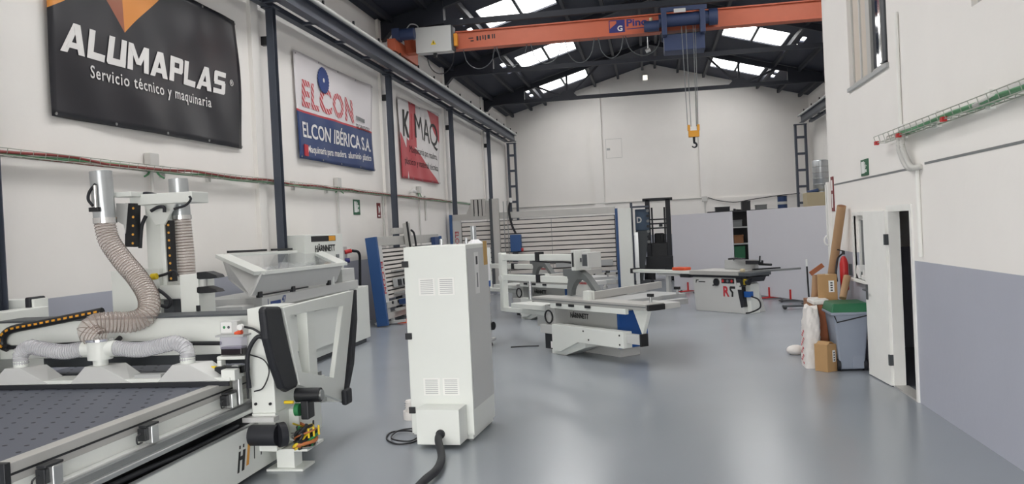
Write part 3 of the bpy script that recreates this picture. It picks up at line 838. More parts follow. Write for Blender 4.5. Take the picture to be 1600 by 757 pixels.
for y in (6.9, 8.1, 9.1): MB().box(XO-0.04,XO,y-0.05,y+0.05,2.7,2.85).build('bracket','trim_white',t,world=True)
for y in (7.6, 8.9, 9.72): MB().box(XO-0.15,XO-0.11,y-0.03,y+0.03,2.7,2.74).build('end_cap','red',t,world=True)

for u, v, lb in ((236,254,'grey junction box over the tray near the tall hose pipes'), (527,287,'grey junction box over the tray below the saw-blade banner'), (654,298,'grey junction box over the tray below the red-striped banner'), (662,306,'')):
    if not lb: continue
    p = at(u, v, x=XL+0.05)
    t = thing('junction_box', lb, 'junction box', (XL+0.01, p.y, p.z-0.1), 0, 'junction boxes on the banner wall')
    MB().box(0.0,0.1,-0.1,0.1,0.02,0.22).build('housing','conduit',t,bevel=0.01)
    for s_ in (-1, 1):
        MB().tube(spline([(0.06,s_*0.06,0.02),(0.07,s_*0.12,-0.06),(0.08,s_*0.22,-0.1)],4),0.014,6).build('cable','cable_green',t)
    MB().tube([(0.04,0,0.02),(0.04,0,-2.95+3.05-p.z+0.9)],0.022,8).build('drop_conduit','conduit',t)
for (u, v0, v1), lb in (((598,305,372),'thin grey conduit between the two red wall signs'), ((664,306,345),'thin grey conduit dropping behind the small vertical saw')):
    p, q = at(u, v0, x=XL+0.03), at(u, v1, x=XL+0.03)
    o = MB().tube([(XL+0.03,p.y,p.z),(XL+0.03,p.y,q.z)],0.03,8).build('conduit','conduit')
    tag(o, lb, 'conduit', 'conduits on the banner wall')
# conduits on the office wall
o = MB().tube([(XO-0.02,9.2,2.78),(XO-0.02,9.2,4.02)],0.018,8).build('conduit','trim_white'); tag(o,'white vertical conduit above the right tray','conduit')
o = MB().tube([(XO-0.02,8.72,1.5),(XO-0.02,8.72,2.36)],0.022,8).build('conduit','trim_white'); tag(o,'white vertical conduit under the grey hose bend beside the door','conduit')
for dy, lb in ((0.0,'nearer of two grey corrugated hoses under the right tray'), (0.12,'farther of two grey corrugated hoses under the right tray')):
    pts = [(XO-0.08,8.93+dy,2.74),(XO-0.09,8.92+dy,2.6),(XO-0.07,8.84+dy,2.45),(XO-0.06,8.72+dy*0.8,2.38),(XO-0.01,8.62+dy*0.6,2.38)]
    q, rr_ = ribbed(pts, 0.026, 0.016, 0.004, 10)
    o = MB().tube(q, rr_, 10).build('corrugated_hose','conduit'); tag(o, lb, 'hose', 'corrugated hoses')

def sign(name, lb, face, cat, p, w, h, nrm, glyph):
    """nrm +1: on the left wall facing +x; -1: on the office wall facing -x"""
    t = thing(name, lb, cat, (p[0], p[1], p[2]), 0)
    MB().box(0, nrm*0.012, -w/2, w/2, -h/2, h/2).build('plate', face, t)
    for (a0, a1, b0, b1) in glyph:
        MB().box(nrm*0.012, nrm*0.015, nrm*a0*w, nrm*a1*w, b0*h, b1*h).build('pictogram', 'sign_white', t)
    return t
run_man = [(-0.4,0.0,-0.35,0.38),(0.06,0.14,0.2,0.32),(0.04,0.2,-0.05,0.18),(0.1,0.34,0.05,0.12),(0.02,0.1,-0.32,-0.05),(0.16,0.3,-0.3,-0.12)]
p = at(557.5,324,x=XL+0.01); sign('exit_sign','green exit sign on the wall below the saw-blade banner','sign_green','sign',(XL,p.y,p.z),0.42,0.34,1,run_man)
p = at(1352,262,x=XO); sign('exit_sign','green exit sign on the office wall','sign_green','sign',(XO,p.y,p.z),0.34,0.2,-1,run_man)
for u, lb in ((592,'left of two red fire signs on the banner wall'), (601,'right of two red fire signs on the banner wall')):
    p = at(u,329,x=XL+0.01); sign('fire_sign',lb,'sign_red','sign',(XL,p.y,p.z),0.26,0.36,1,[(-0.12,0.1,-0.2,0.3),(-0.3,0.3,-0.42,-0.32),(0.15,0.3,-0.1,0.2)])
p = at(1304,303,x=XO); sign('fire_sign','tall dark red fire sign at the end of the office wall','sign_red','sign',(XO,YO-0.24,p.z),0.16,0.5,-1,[(-0.25,0.25,0.1,0.4),(-0.2,0.2,-0.4,0.0)])
# security camera and lamp
p = at(641,300,x=XL+0.02)
t = thing('security_camera','small white security camera under the red-striped banner','camera',(XL,p.y,p.z))
MB().cyl((0,0,0),(0.03,0,0),0.05).build('mount','plastic_white',t)
MB().cyl((0.03,0,0),(0.12,0,0.02),0.02).build('arm','plastic_white',t)
MB().cyl((0.1,-0.1,0.03),(0.14,0.12,0.0),0.045).build('body','plastic_white',t)
MB().cyl((0.14,0.12,0.0),(0.142,0.13,-0.001),0.035).build('lens','black_plastic',t)
p = at(1008,122,y=YB)
t = thing('gable_floodlight','small square white light high on the gable','lamp',(p.x,YB,p.z))
MB().box(-0.13,0.13,-0.1,-0.0,-0.14,0.14).build('housing','plastic_white',t,bevel=0.01)
MB().box(-0.1,0.1,-0.11,-0.1,-0.11,0.11).build('diffuser',mat('lamp_glow',rgb(255,250,235),0.3,emit=1.2,var=0),t)
# socket box with red plug
p = at(531,397,x=XL+0.05)
t = thing('socket_box','white socket box with red plug beside the lettered control tower','socket',(XL,p.y,p.z-0.15))
MB().box(0,0.14,-0.25,0.2,-0.05,0.3).build('housing','machine_grey',t,bevel=0.01)
MB().cyl((0.14,0.05,0.18),(0.24,0.16,0.2),0.045).build('plug','red',t)
MB().cyl((0.14,0.05,0.0),(0.22,0.1,0.0),0.05).build('socket','print_navy',t)
MB().tube(spline([(0.26,0.2,0.2),(0.32,0.4,0.15),(0.3,0.5,-0.1),(0.25,0.5,-1.0),(0.2,0.45,-1.35+0.1)],6),0.03).build('cord','black_plastic',t)
p = at(563,484,x=XL+0.05)
t = thing('power_strip','white power strip on the grey dado beside the small vertical saw','socket',(XL,p.y,p.z))
MB().box(0,0.06,-0.3,0.3,-0.05,0.05).build('housing','plastic_white',t,bevel=0.008)
MB().tube(spline([(0.04,-0.3,0),(0.06,-0.5,-0.3),(0.08,-0.5,-0.75),(0.2,-0.6,-p.z+0.015),(0.4,-0.8,-p.z+0.015),(0.5,-1.2,-p.z+0.015)],6),0.012).build('cord','black_plastic',t)

# ------------------------------------------------------------------ CNC router (foreground left)
cnc = thing('cnc_router', 'big white CNC router with dark perforated bed in the foreground', 'router', (-4.5, 6.0, 0))
def part(mb, name, m_, parent=None, bevel=0.0, **k): return mb.build(name, m_, parent or cnc, bevel=bevel, world=True, **k)
part(MB().box(-5.75,-3.55,4.03,8.1,0.05,0.45),'base_frame','machine_white',bevel=0.01)
part(MB().box(-3.55,-3.345,4.03,6.9,0.05,0.12),'gap_shade_floor','black_plastic')  # black floor standing in for the shade in the gap below the rail
part(MB().box(-3.56,-3.545,4.03,8.1,0.12,0.47),'gap_shade_back','black_plastic')  # black sheet carrying the same gap's shade on its inner side
part(MB().box(-5.7,-3.62,4.06,8.1,0.45,0.72),'inner_frame','black_plastic')
sp = part(MB().box(-3.34,-3.315,3.3,6.95,0.05,0.45),'side_panel','machine_white',bevel=0.004)
part(MB().box(-3.347,-3.31,3.3,6.95,0.45,0.458),'panel_edge','aluminium')
part(MB().box(-5.78,-3.6,4.0,8.15,0.735,0.8),'bed_table','table_slate')
holes = MB()
j = 0; y = 4.12
while y < 8.0:
    x = -5.7+(0.07 if j % 2 else 0.0)
    while x < -3.65:
        holes.cyl((x,y,0.8),(x,y,0.8012),0.015,n=8); x += 0.15
    y += 0.15; j += 1
part(holes,'vacuum_hole','hole_dark',kind='stuff')
part(MB().box(-3.6,-3.505,4.0,8.1,0.7,0.812),'side_extrusion','dull_aluminium',bevel=0.004)
part(MB().box(-3.506,-3.5025,4.0,8.1,0.742,0.756),'slot','black_plastic')
part(MB().box(-3.607,-3.5,3.955,4.0,0.69,0.82),'end_cap','black_plastic',bevel=0.004)
part(MB().box(-3.9,-3.512,4.02,8.1,0.47,0.7),'side_beam','machine_white')
part(MB().box(-3.512,-3.45,4.02,8.1,0.56,0.615),'ledge','machine_grey',bevel=0.006)
part(MB().box(-3.45,-3.41,4.02,8.1,0.545,0.6),'rack','mid_grey')
part(MB().box(-3.42,-3.37,4.02,8.1,0.525,0.56),'linear_rail','aluminium',bevel=0.006)
part(MB().tube([(-3.4,y_,0.463+0.012*math.sin(y_*3)) for y_ in [4.2+0.1*i for i in range(22)]],0.02,8),'drag_cable','black_rubber')
for yy in (4.25, 5.2, 6.3):
    s_ = part(MB().box(-3.47,-3.415,yy-0.035,yy+0.045,0.615,0.735),'stop_cylinder','aluminium',bevel=0.006)
    c_ = MB(); c_.box(-3.5,-3.44,yy-0.075,yy-0.035,0.64,0.725); c_.box(-3.48,-3.42,yy-0.09,yy+0.06,0.735,0.75)
    part(c_,'clamp','black_plastic',s_,bevel=0.004)
    part(MB().tube(spline([(-3.46,yy-0.1,0.7),(-3.44,yy-0.17,0.69),(-3.43,yy-0.18,0.65),(-3.45,yy-0.1,0.64)],5),0.006,6),'air_hose','black_plastic',s_)
# lettering on the side panel
XS = -3.3145
def ltr(poly, m_, nm): part(MB().prism(poly,'x',XS,XS+0.002),nm,m_,sp)
Z0, Z1 = 0.13, 0.33
ltr([(6.1,Z0),(6.13,Z0),(6.15,0.22),(6.19,0.22),(6.17,Z0),(6.21,Z0),(6.25,Z1-0.04),(6.21,Z1-0.04),(6.2,0.25),(6.16,0.25),(6.17,Z1-0.04),(6.14,Z1-0.04)],'print_black','letter')
for y_ in (6.15, 6.21): ltr([(y_,Z1-0.02),(y_+0.02,Z1-0.02),(y_+0.024,Z1+0.005),(y_+0.004,Z1+0.005)],'print_black','letter_dot')
ltr([(6.25,Z0+0.02),(6.29,Z0+0.02),(6.345,Z1+0.03),(6.305,Z1+0.03)],'orange_mark','letter')
for y_ in (6.4, 6.52):
    ltr([(y_-0.06,Z1-0.01),(y_+0.06,Z1-0.01),(y_+0.062,Z1+0.005),(y_-0.058,Z1+0.005)],'print_black','letter_bar')
    ltr([(y_-0.014,Z0+0.04),(y_-0.002,Z0+0.04),(y_+0.01,Z1-0.01),(y_-0.004,Z1-0.01)],'print_black','letter')
# gantry
gx1 = -3.4
part(MB().box(-6.1,gx1,6.75,7.05,0.99,1.325),'gantry_beam','machine_white',bevel=0.006)
part(MB().box(-6.1,gx1,6.72,7.07,1.325,1.343),'beam_cover','dark_grey')
part(MB().box(-5.75,-3.5,7.05,7.12,0.86,1.0),'beam_plate','dark_grey')
col = part(MB().prism([(6.5,0.52),(6.98,0.52),(6.98,1.40),(6.5,1.40)],'x',-3.37,-3.16),'gantry_column','machine_white',bevel=0.008)
part(MB().box(-3.37,-3.16,6.49,7.0,0.2,0.52),'column_foot','machine_white',bevel=0.006)
part(MB().box(-3.42,-3.14,6.42,6.52,0.46,0.5),'foot_flange','machine_grey')
for u_ in (-3.33, -3.2): part(MB().cyl((u_,6.485,0.6),(u_,6.5,0.6),0.012,n=10),'bolt','black_plastic',col)
part(MB().box(-6.15,-5.95,6.5,7.4,0.5,1.42),'gantry_column','machine_white',bevel=0.008)
part(MB().prism([(6.3,1.43),(6.5,1.43),(6.75,0.6),(6.6,0.6)],'x',-6.02,-5.88),'end_bumper','black_rubber',bevel=0.02)
# side guard: a tapered window frame with rubber edges, standing along the beam end
GX = -3.05
def gy(u, v): p = at(u, v, x=GX); return (p.y, p.z)
outer = [gy(443,481), gy(553,454), gy(536,628), gy(468,602)]
inner = [gy(454,493), gy(536,478), gy(521.6,590.7), gy(472.7,581.5)]
part(MB().ring(outer, inner, 'x', GX-0.05, GX),'side_guard','machine_white',bevel=0.006)
nb = [gy(415,484), gy(419,479), gy(441,479), gy(446,505), gy(456,550), gy(468,598), gy(466,606), gy(452,613), gy(444,608), gy(432,575), gy(420,530)]
part(MB().prism(nb,'x',GX-0.075,GX-0.005),'guard_bumper','black_rubber',bevel=0.025)
fb = [gy(553,453), gy(557,453), gy(558,500), gy(553,570), gy(541,630), gy(536,628), gy(548,570), gy(553,500)]
part(MB().prism(fb,'x',GX-0.055,GX+0.005),'guard_bumper','black_rubber',bevel=0.008)
part(MB().box(-3.2,-3.1,7.1,7.28,0.45,1.38),'rear_column','machine_white',bevel=0.006)
part(MB().box(-3.5,-3.04,7.7,7.78,0.36,0.46),'lower_bar','machine_white',bevel=0.006)
part(MB().box(-3.04,-2.98,7.66,7.82,0.33,0.48),'bar_end','black_rubber',bevel=0.02)
part(MB().prism([(6.9,0.52),(7.8,0.42),(7.8,0.36),(6.9,0.44)],'x',-3.3,-3.2),'lower_web','machine_grey')
part(MB().box(-3.2,-3.07,6.75,7.25,0.22,0.5),'cable_cover','machine_white',bevel=0.01)
# front roller bumper
part(MB().cyl((-3.72,6.36,0.37),(-3.08,6.36,0.37),0.085,n=24),'roller_bumper','black_rubber',bevel=0.02)
part(MB().cyl((-3.08,6.36,0.37),(-3.04,6.4,0.37),0.1,n=24),'roller_cap','black_rubber',bevel=0.015)
# drive motor, pulley, cable bundle
part(MB().cyl((-3.08,6.75,0.62),(-2.86,6.75,0.62),0.062,n=20),'drive_motor','black_plastic',bevel=0.01)
part(MB().cyl((-2.86,6.75,0.62),(-2.845,6.75,0.62),0.045,n=16),'motor_cap','steel')
part(MB().cyl((-3.1,6.55,0.6),(-3.02,6.55,0.6),0.014,n=8),'pressure_fitting','yellow')
part(MB().cyl((-3.08,6.72,0.5),(-3.04,6.72,0.5),0.055,n=20),'pulley','green')
part(MB().box(-3.02,-2.95,6.68,6.82,0.42,0.58),'gear_case','black_plastic',bevel=0.01)
rc = random.Random(11)
for i in range(16):
    c0 = Vector((-3.08+rc.uniform(0,0.12), 6.55+rc.uniform(0,0.3), 0.2+rc.uniform(0,0.06)))
    pts = [c0]
    for k in range(5):
        a = k*1.3+i; pts.append(Vector((-3.0+0.07*math.cos(a)+rc.uniform(-0.03,0.03), 6.7+0.14*math.sin(a), 0.2+0.05*k*rc.uniform(0.4,1.0))))
    part(MB().tube(spline(pts,4),rc.choice([0.008,0.012,0.016]),6),'loose_cable',['black_plastic','black_plastic','copper_wire','yellow','green','black_plastic','steel','black_plastic'][i%8])
for i in range(3): part(MB().cyl((-2.93+0.02*i,6.62+0.06*i,0.28),(-2.93+0.02*i,6.62+0.06*i,0.36),0.01,n=8),'connector','yellow')
part(MB().box(-3.3,-2.94,6.6,6.95,0.17,0.19),'cable_shelf','machine_white')
# levelling foot
ft = MB(); ft.box(-3.32,-2.99,6.6,6.86,0.0,0.02); ft.box(-3.24,-3.08,6.64,6.8,0.02,0.17)
part(ft,'levelling_foot','machine_white',bevel=0.003)
# lubrication pump
lp = part(MB().box(-3.575,-3.42,6.42,6.5,1.2,1.31),'lubricator','machine_grey',bevel=0.006)
part(MB().box(-3.565,-3.47,6.415,6.42,1.215,1.3),'face_plate','plastic_white',lp)
part(MB().cyl((-3.535,6.413,1.26),(-3.535,6.416,1.26),0.012,n=10),'green_button','green',lp)
part(MB().cyl((-3.495,6.413,1.26),(-3.495,6.416,1.26),0.012,n=10),'dark_button','dark_grey',lp)
part(MB().box(-3.59,-3.34,6.36,6.5,1.185,1.2),'lid','light_grey',lp)
part(MB().box(-3.565,-3.37,6.38,6.49,1.08,1.185),'reservoir','lavender',lp,bevel=0.01)
part(MB().box(-3.562,-3.373,6.383,6.487,1.03,1.1),'oil','oil_dark',lp,bevel=0.01)
part(MB().cyl((-3.44,6.42,1.2),(-3.38,6.42,1.22),0.02,n=10),'cap','orange_red',lp)
part(MB().cyl((-3.38,6.42,1.26),(-3.38,6.38,1.26),0.025,n=14),'gauge','plastic_white',lp)
part(MB().tube(spline([(-3.36,6.42,1.26),(-3.28,6.42,1.24),(-3.2,6.44,1.18)],6),0.01,8),'oil_line','black_plastic')
part(MB().tube(spline([(-3.18,6.45,1.15),(-3.25,6.42,1.17),(-3.32,6.4,1.06),(-3.34,6.4,0.9),(-3.34,6.42,0.75)],8),0.018,8),'air_line','black_rubber')
part(MB().tube(spline([(-3.33,6.42,1.03),(-3.2,6.42,0.98),(-3.16,6.42,0.88),(-3.22,6.42,0.75),(-3.3,6.42,0.72)],8),0.006,6),'thin_line','black_plastic')
# pneumatic push cylinder
pc = part(MB().box(-3.46,-3.4,6.36,6.42,0.62,0.95),'push_cylinder','aluminium',bevel=0.006)
part(MB().box(-3.6,-3.38,6.34,6.44,0.88,0.94),'clamp_block','black_plastic',pc,bevel=0.004)
part(MB().cyl((-3.68,6.38,0.93),(-3.6,6.38,0.93),0.016,n=10),'yellow_knob','yellow',pc)
br = MB(); br.box(-3.61,-3.36,6.4,6.48,0.99,1.02); br.box(-3.61,-3.57,6.4,6.48,0.93,0.99)
part(br,'bracket','machine_white',bevel=0.008)
part(MB().beam((-3.36,6.42,0.98),(-3.355,6.42,0.66),0.014,0.014),'sensor_strip','black_plastic')
# dust shoes across the bed
YD = 6.28
part(MB().box(-5.7,-3.42,YD-0.03,YD+0.22,0.84,0.87),'dust_bar','machine_white',bevel=0.004)
part(MB().box(-5.7,-3.42,YD-0.05,YD-0.035,0.803,0.84),'brush_strip','black_rubber')
part(MB().box(-3.5,-3.38,YD-0.02,YD+0.1,0.84,0.93),'bar_end','machine_white',bevel=0.006)
for cx in (-5.42, -4.66, -3.86):
    h = MB()
    a0, a1 = cx-0.2, cx+0.36; t0, t1 = cx-0.07, cx+0.08
    y0, y1 = YD-0.035, YD+0.2
    h._add([(a0,y0,0.842),(a1,y0,0.842),(a1,y1,0.842),(a0,y1,0.842),(t0,y0+0.02,0.98),(t1,y0+0.02,0.98),(t1+0.1,y1-0.02,0.98),(t0,y1-0.02,0.98)],
           [(0,3,2,1),(4,5,6,7),(0,1,5,4),(1,2,6,5),(2,3,7,6),(3,0,4,7)])
    hd = part(h,'dust_shoe','machine_grey',bevel=0.004)
    part(MB().cyl((cx+0.02,YD+0.07,0.97),(cx+0.02,YD+0.07,1.03),0.06,n=20),'spigot','machine_white',hd)
part(MB().box(-4.3,-4.06,YD+0.02,YD+0.1,0.87,0.9),'bar_clip','light_grey')
part(MB().cyl((-4.64,YD+0.07,1.03),(-4.64,YD+0.07,1.19),0.1,n=24),'manifold','machine_white')
tj = MB(); tj.cyl((-4.79,YD+0.07,1.12),(-4.49,YD+0.07,1.12),0.066,n=20); part(tj,'manifold_branch','machine_white')
part(MB().cyl((-4.64,YD+0.07,1.185),(-4.64,YD+0.07,1.205),0.112,n=24),'hose_clamp','chrome')
for sgn, xe in ((-1, -5.4), (1, -3.84)):
    x0 = -4.79 if sgn < 0 else -4.49
    xm = (x0+xe)/2
    pts = [(x0,YD+0.07,1.12),(xm-0.1*sgn,YD+0.07,1.1),(xm+0.15*sgn,YD+0.07,1.14),(xe-0.1*sgn,YD+0.07,1.15),(xe-0.01*sgn,YD+0.07,1.1),(xe,YD+0.07,1.0)]
    hose(pts,0.06,'hose_clear','rib_pale',cnc,'clear_hose',0.022)
# tall pipes and brown hoses
def pz(u, v, y): return at(u, v, y=y)
YT = 7.25
pa, pb = pz(157,268,YT-0.25), pz(164,344,YT-0.25)
p1c = part(MB().cyl(pb, pa, 0.098, n=24),'suction_pipe','galvanised')
part(MB().cyl(pb+Vector((0,0,-0.03)), pb+Vector((0,0,0.02)), 0.105, n=24),'hose_clamp','chrome',p1c)
rod = pz(148,290,YT-0.38); part(MB().cyl(rod, rod+Vector((0,0,-0.2)), 0.016, n=10),'gas_strut','chrome',p1c)
part(MB().tube(spline([pz(149,288,YT-0.37),pz(140,300,YT-0.37),pz(138,312,YT-0.37),pz(145,322,YT-0.37)],5),0.014,8),'strut_hose','black_rubber',p1c)
part(MB().box(rod.x-0.06,rod.x+0.03,rod.y-0.02,rod.y+0.02,rod.z-0.24,rod.z-0.2),'strut_foot','black_plastic',p1c)
hp_ = [pz(163,345,7.0), pz(170,375,6.98), pz(190,405,6.95), pz(215,435,6.9), pz(232,465,6.8), pz(230,490,6.7), pz(208,503,6.6), pz(175,504,6.48), pz(150,507,6.4), pz(139,519,6.36), Vector((-4.64,YD+0.07,1.2))]
hose(hp_,0.09,'hose_brown','rib_brown',cnc,'suction_hose',0.028)
pa, pb = pz(278,280,YT+0.35), pz(283,340,YT+0.35)
p2c = part(MB().cyl(pb, pa, 0.092, n=24),'suction_pipe','galvanised')
part(MB().cyl(pb+Vector((0,0,-0.02)), pb+Vector((0,0,0.02)), 0.1, n=24),'hose_clamp','chrome',p2c)
hose([pz(284,342,7.6), pz(287,370,7.6), pz(290,400,7.6), pz(292,432,7.6)],0.085,'hose_brown','rib_brown',cnc,'suction_hose',0.028)
# milling head carriage behind the beam
def bx(u0, v0, u1, v1, y0, y1, nm, m_, bevel=0.006, parent=None):
    a = pz(u0, v0, y0); b = pz(u1, v1, y0)
    return part(MB().box(a.x, b.x, y0, y1, b.z, a.z), nm, m_, parent, bevel=bevel)
bx(226,320,258,492,7.45,7.75,'carriage_column','machine_white')
bx(248,316,262,465,7.35,7.5,'column_fin','machine_white')
bx(173,424,252,492,7.3,7.7,'carriage_body','machine_white')
bx(202,305,300,316,7.25,7.55,'head_crossbar','machine_white')
bx(176,301,205,307,7.1,7.3,'pipe_bracket','machine_white')
def gus(pts, y0, y1, nm, m_):
    part(MB().prism([(pz(u,v,y0).x, pz(u,v,y0).z) for u, v in pts],'y',y0,y1),nm,m_,bevel=0.003)
gus([(181,318),(200,318),(196,366),(193,352),(181,345)],7.2,7.24,'gusset_plate','machine_grey')
gus([(222,317),(275,317),(256,352),(256,350),(243,352)],7.33,7.36,'gusset_plate','machine_white')
def chain(u0, v0, u1, v1, w, y, n, dots=True):
    a, b = pz(u0, v0, y), pz(u1, v1, y)
    ch = part(MB().beam(a, b, 0.09, w, up=(1,0,0)),'energy_chain','black_plastic')
    for i in range(n):
        c = a.lerp(b, (i+0.6)/n)
        part(MB().cyl((c.x+w*0.33,c.y-0.047,c.z),(c.x+w*0.33,c.y-0.043,c.z),0.012,n=10),'chain_pin','orange_dot',ch)
chain(208,318,207,386,0.1,7.25,5)
chain(263,345,268,440,0.075,7.42,8)
part(MB().tube(spline([pz(228,338,7.3),pz(222,352,7.3),pz(220,370,7.3),pz(219,388,7.3)],6),0.018,8),'flex_cable','black_rubber')
part(MB().tube(spline([pz(236,330,7.25),pz(247,324,7.25),pz(256,324,7.25),pz(257,332,7.25)],6),0.017,8),'flex_cable','black_rubber')
part(MB().tube(spline([pz(218,305,7.3),pz(230,303,7.3),pz(247,306,7.3)],6),0.02,8),'flex_cable','black_rubber')
part(MB().tube(spline([pz(272,327,7.25),pz(290,321,7.25),pz(298,312,7.25),pz(296,307,7.25)],6),0.012,8),'flex_cable','black_rubber')
part(MB().tube(spline([pz(240,434,7.25),pz(258,429,7.25),pz(272,424,7.25),pz(278,431,7.25)],6),0.013,8),'flex_cable','black_rubber')
part(MB().tube(spline([pz(247,453,7.2),pz(258,461,7.2),pz(267,471,7.2),pz(262,480,7.2),pz(252,478,7.2)],6),0.017,8),'flex_cable','black_rubber')
part(MB().tube([pz(237,433,7.2),pz(245,432,7.2)],0.03,10),'cable_tie','yellow')
bx(246,447,282,467,7.3,7.6,'head_bracket','machine_white')
bx(255,470,272,492,7.35,7.5,'valve_block','dark_grey')
bx(280,430,312,492,7.2,7.5,'spindle_cover','machine_white')
bx(312,455,316,492,7.25,7.5,'cover_edge','light_grey')
bx(306,478,311,487,7.18,7.21,'cover_latch','black_plastic',0.002)
for v0, v1, nm in ((425,436,'tool_gripper'), (448,458,'tool_gripper')):
    gus([(307,v0+1),(322,v0),(337,v0+5),(340,v0+9),(330,v1),(312,v1+1),(307,v1)],7.2,7.34,nm,'black_plastic')
a = pz(317,436,7.27); b = pz(317,449,7.27)
part(MB().cyl(a,b,0.04,n=18),'tool_holder','machine_grey')
# horizontal energy chain with orange marks, looping at its left end
yC_ = 6.7
top = [pz(160,487,yC_), pz(110,497,yC_), pz(60,507,yC_), pz(20,515,yC_), pz(6,525,yC_), pz(4,540,yC_), pz(12,545,yC_)]
pth = spline(top, 6)
ec = part(MB().tube(pth,0.036,8),'energy_chain','black_plastic')
q, L_ = resample(pth, 40)
for i in range(1, 38, 2):
    part(MB().beam(q[i]+Vector((0,-0.036,0.005)), q[i+1]+Vector((0,-0.036,0.005)), 0.008, 0.018),'chain_mark','orange_mark',ec)
part(MB().tube([pz(12,544,yC_),pz(130,537,yC_),pz(345,537,yC_+0.02)],0.018,8),'lower_chain','black_plastic')
part(MB().box(pz(0,470,7.2).x-0.3,pz(41,470,7.2).x,7.3,7.5,1.25,1.5),'end_box','machine_white',bevel=0.006)
part(MB().box(pz(38,470,7.28).x,pz(47,470,7.28).x,7.28,7.5,1.2,1.52),'end_bumper','black_rubber',bevel=0.015)
part(MB().cyl(pz(176,540,6.5),pz(188,528,6.6),0.022,n=10),'lever','black_plastic')

# ------------------------------------------------------------------ electrical cabinet
cab = thing('electrical_cabinet', 'tall white electrical cabinet standing free in the middle of the floor', 'cabinet', (-1.98, 7.95, 0), R(-3.5))
part2 = lambda mb, n, m_, p=None, **k: mb.build(n, m_, p or cab, **k)
part2(MB().box(-0.3,0.3,-0.38,0.4,0.06,1.84),'body','machine_white',bevel=0.006)
dr = part2(MB().box(-0.305,0.305,-0.405,-0.382,0.08,1.84),'door','machine_white',bevel=0.005)
part2(MB().box(-0.312,-0.3,-0.39,0.38,0.08,1.83),'side_seam','machine_grey')
part2(MB().box(0.302,0.304,-0.36,0.38,0.3,1.8),'side_sheet','machine_grey')  # thin sheet greyer than the body, shading the right-hand face by colour
for z in (0.3, 1.0, 1.68): part2(MB().box(-0.325,-0.262,-0.42,-0.4,z-0.03,z+0.03),'hinge','black_plastic',dr,bevel=0.003)
for z0 in (1.38, 0.44):
    for x0 in (-0.17, 0.02):
        v_ = part2(MB().box(x0,x0+0.16,-0.409,-0.405,z0,z0+0.16),'vent','trim_white',dr)
        for i in range(8): part2(MB().box(x0+0.018,x0+0.142,-0.4115,-0.409,z0+0.014+i*0.018,z0+0.021+i*0.018),'vent_slot','light_grey',v_)
pl = part2(MB().box(-0.28,0.28,-0.36,0.38,0.02,0.06),'plinth','machine_white')
for x in (-0.25,0.25):
    for y in (-0.33,0.35): part2(MB().cyl((x,y,0),(x,y,0.02),0.025,n=12),'foot','mid_grey')
cbx = part2(MB().box(-0.17,0.24,-0.66,-0.41,0.04,0.36),'cable_box','machine_white',bevel=0.005)
part2(MB().cyl((0.06,-0.68,0.14),(0.06,-0.655,0.14),0.042,n=20),'grommet','black_plastic',cbx)
part2(MB().cyl((-0.12,0.2,1.84),(-0.12,0.2,1.9),0.02,n=12),'lifting_eye','galvanised')
part2(MB().cyl((0.14,0.2,1.84),(0.14,0.2,1.9),0.015,n=12),'lifting_eye','galvanised')
lb_ = part2(MB().box(0.304,0.306,-0.12,0.02,1.36,1.76),'paper_label','plastic_white')
part2(MB().box(0.306,0.307,-0.08,-0.02,1.64,1.72),'label_print','print_black',lb_)
part2(MB().box(0.306,0.307,-0.07,-0.03,1.42,1.56),'label_print','mid_grey',lb_)
part2(MB().box(0.304,0.306,0.22,0.36,1.62,1.86),'tan_tape','label_tan')
def ground_path(pts, z): return [Vector((a, b, z)) for a, b in pts]
g = lambda u, v, z=0.0: at(u, v, z=z)
pe = ROOTM[cab.name] @ Vector((0.06,-0.67,0.14))
hs = [pe, pe+Vector((0.0,-0.08,-0.03)), g(690,715,0.05), g(682,735,0.05), g(665,750,0.05), g(645,770,0.05), g(610,800,0.05)]
o = MB().tube(spline(hs,8),0.034,12).build('power_cable','black_rubber'); tag(o,'thick black power cable running out of the free-standing cabinet','cable')
cp = [g(655,688,0.01),g(640,693,0.01),g(618,694,0.012),g(604,686,0.012),g(612,676,0.012),g(640,674,0.02),g(655,680,0.03),g(640,690,0.03),g(612,686,0.03),g(622,674,0.03),g(648,670,0.06),g(654,672,0.16)]
o = MB().tube(spline(cp,8),0.008,8).build('cable_coil','black_plastic'); tag(o,'loose coil of thin black cable beside the free-standing cabinet','cable')
p = g(646,655)
t = thing('hose_stub','short pale corrugated hose stub standing behind the cabinet','hose',(p.x-0.02,p.y,0))
q, rr_ = ribbed([(0,0,0),(0,0,0.2)],0.06,0.03,0.008); MB().tube(q,rr_,16).build('hose','bag_white',t)
MB().cyl((0,0,0),(0,0,0.09),0.085,n=16).build('collar','bag_white',t)

# ------------------------------------------------------------------ edge bander along the left wall
eb = thing('edge_bander', 'pale grey edge bander with glazed hood and lettered control tower by the wall', 'machine', (-5.8, 12.6, 0))
pe_ = lambda mb, n, m_, p=None, **k: mb.build(n, m_, p or eb, world=True, **k)
pe_(MB().box(-6.25,-5.3,10.6,15.0,0.08,1.05),'body','machine_white',bevel=0.008)
pe_(MB().box(-6.2,-5.35,10.7,14.9,0.0,0.08),'plinth','dark_grey')
pe_(MB().box(-6.2,-5.24,10.55,14.3,1.05,1.2),'upper_beam','machine_grey',bevel=0.006)
pe_(MB().box(-5.75,-5.35,10.2,10.55,0.6,1.12),'infeed_box','machine_grey',bevel=0.006)
pe_(MB().box(-5.6,-5.3,13.7,14.3,1.2,1.42),'rear_box','machine_grey',bevel=0.006)
pe_(MB().cyl((-5.28,13.15,1.2),(-5.28,13.15,1.33),0.05,n=14),'post','machine_white')
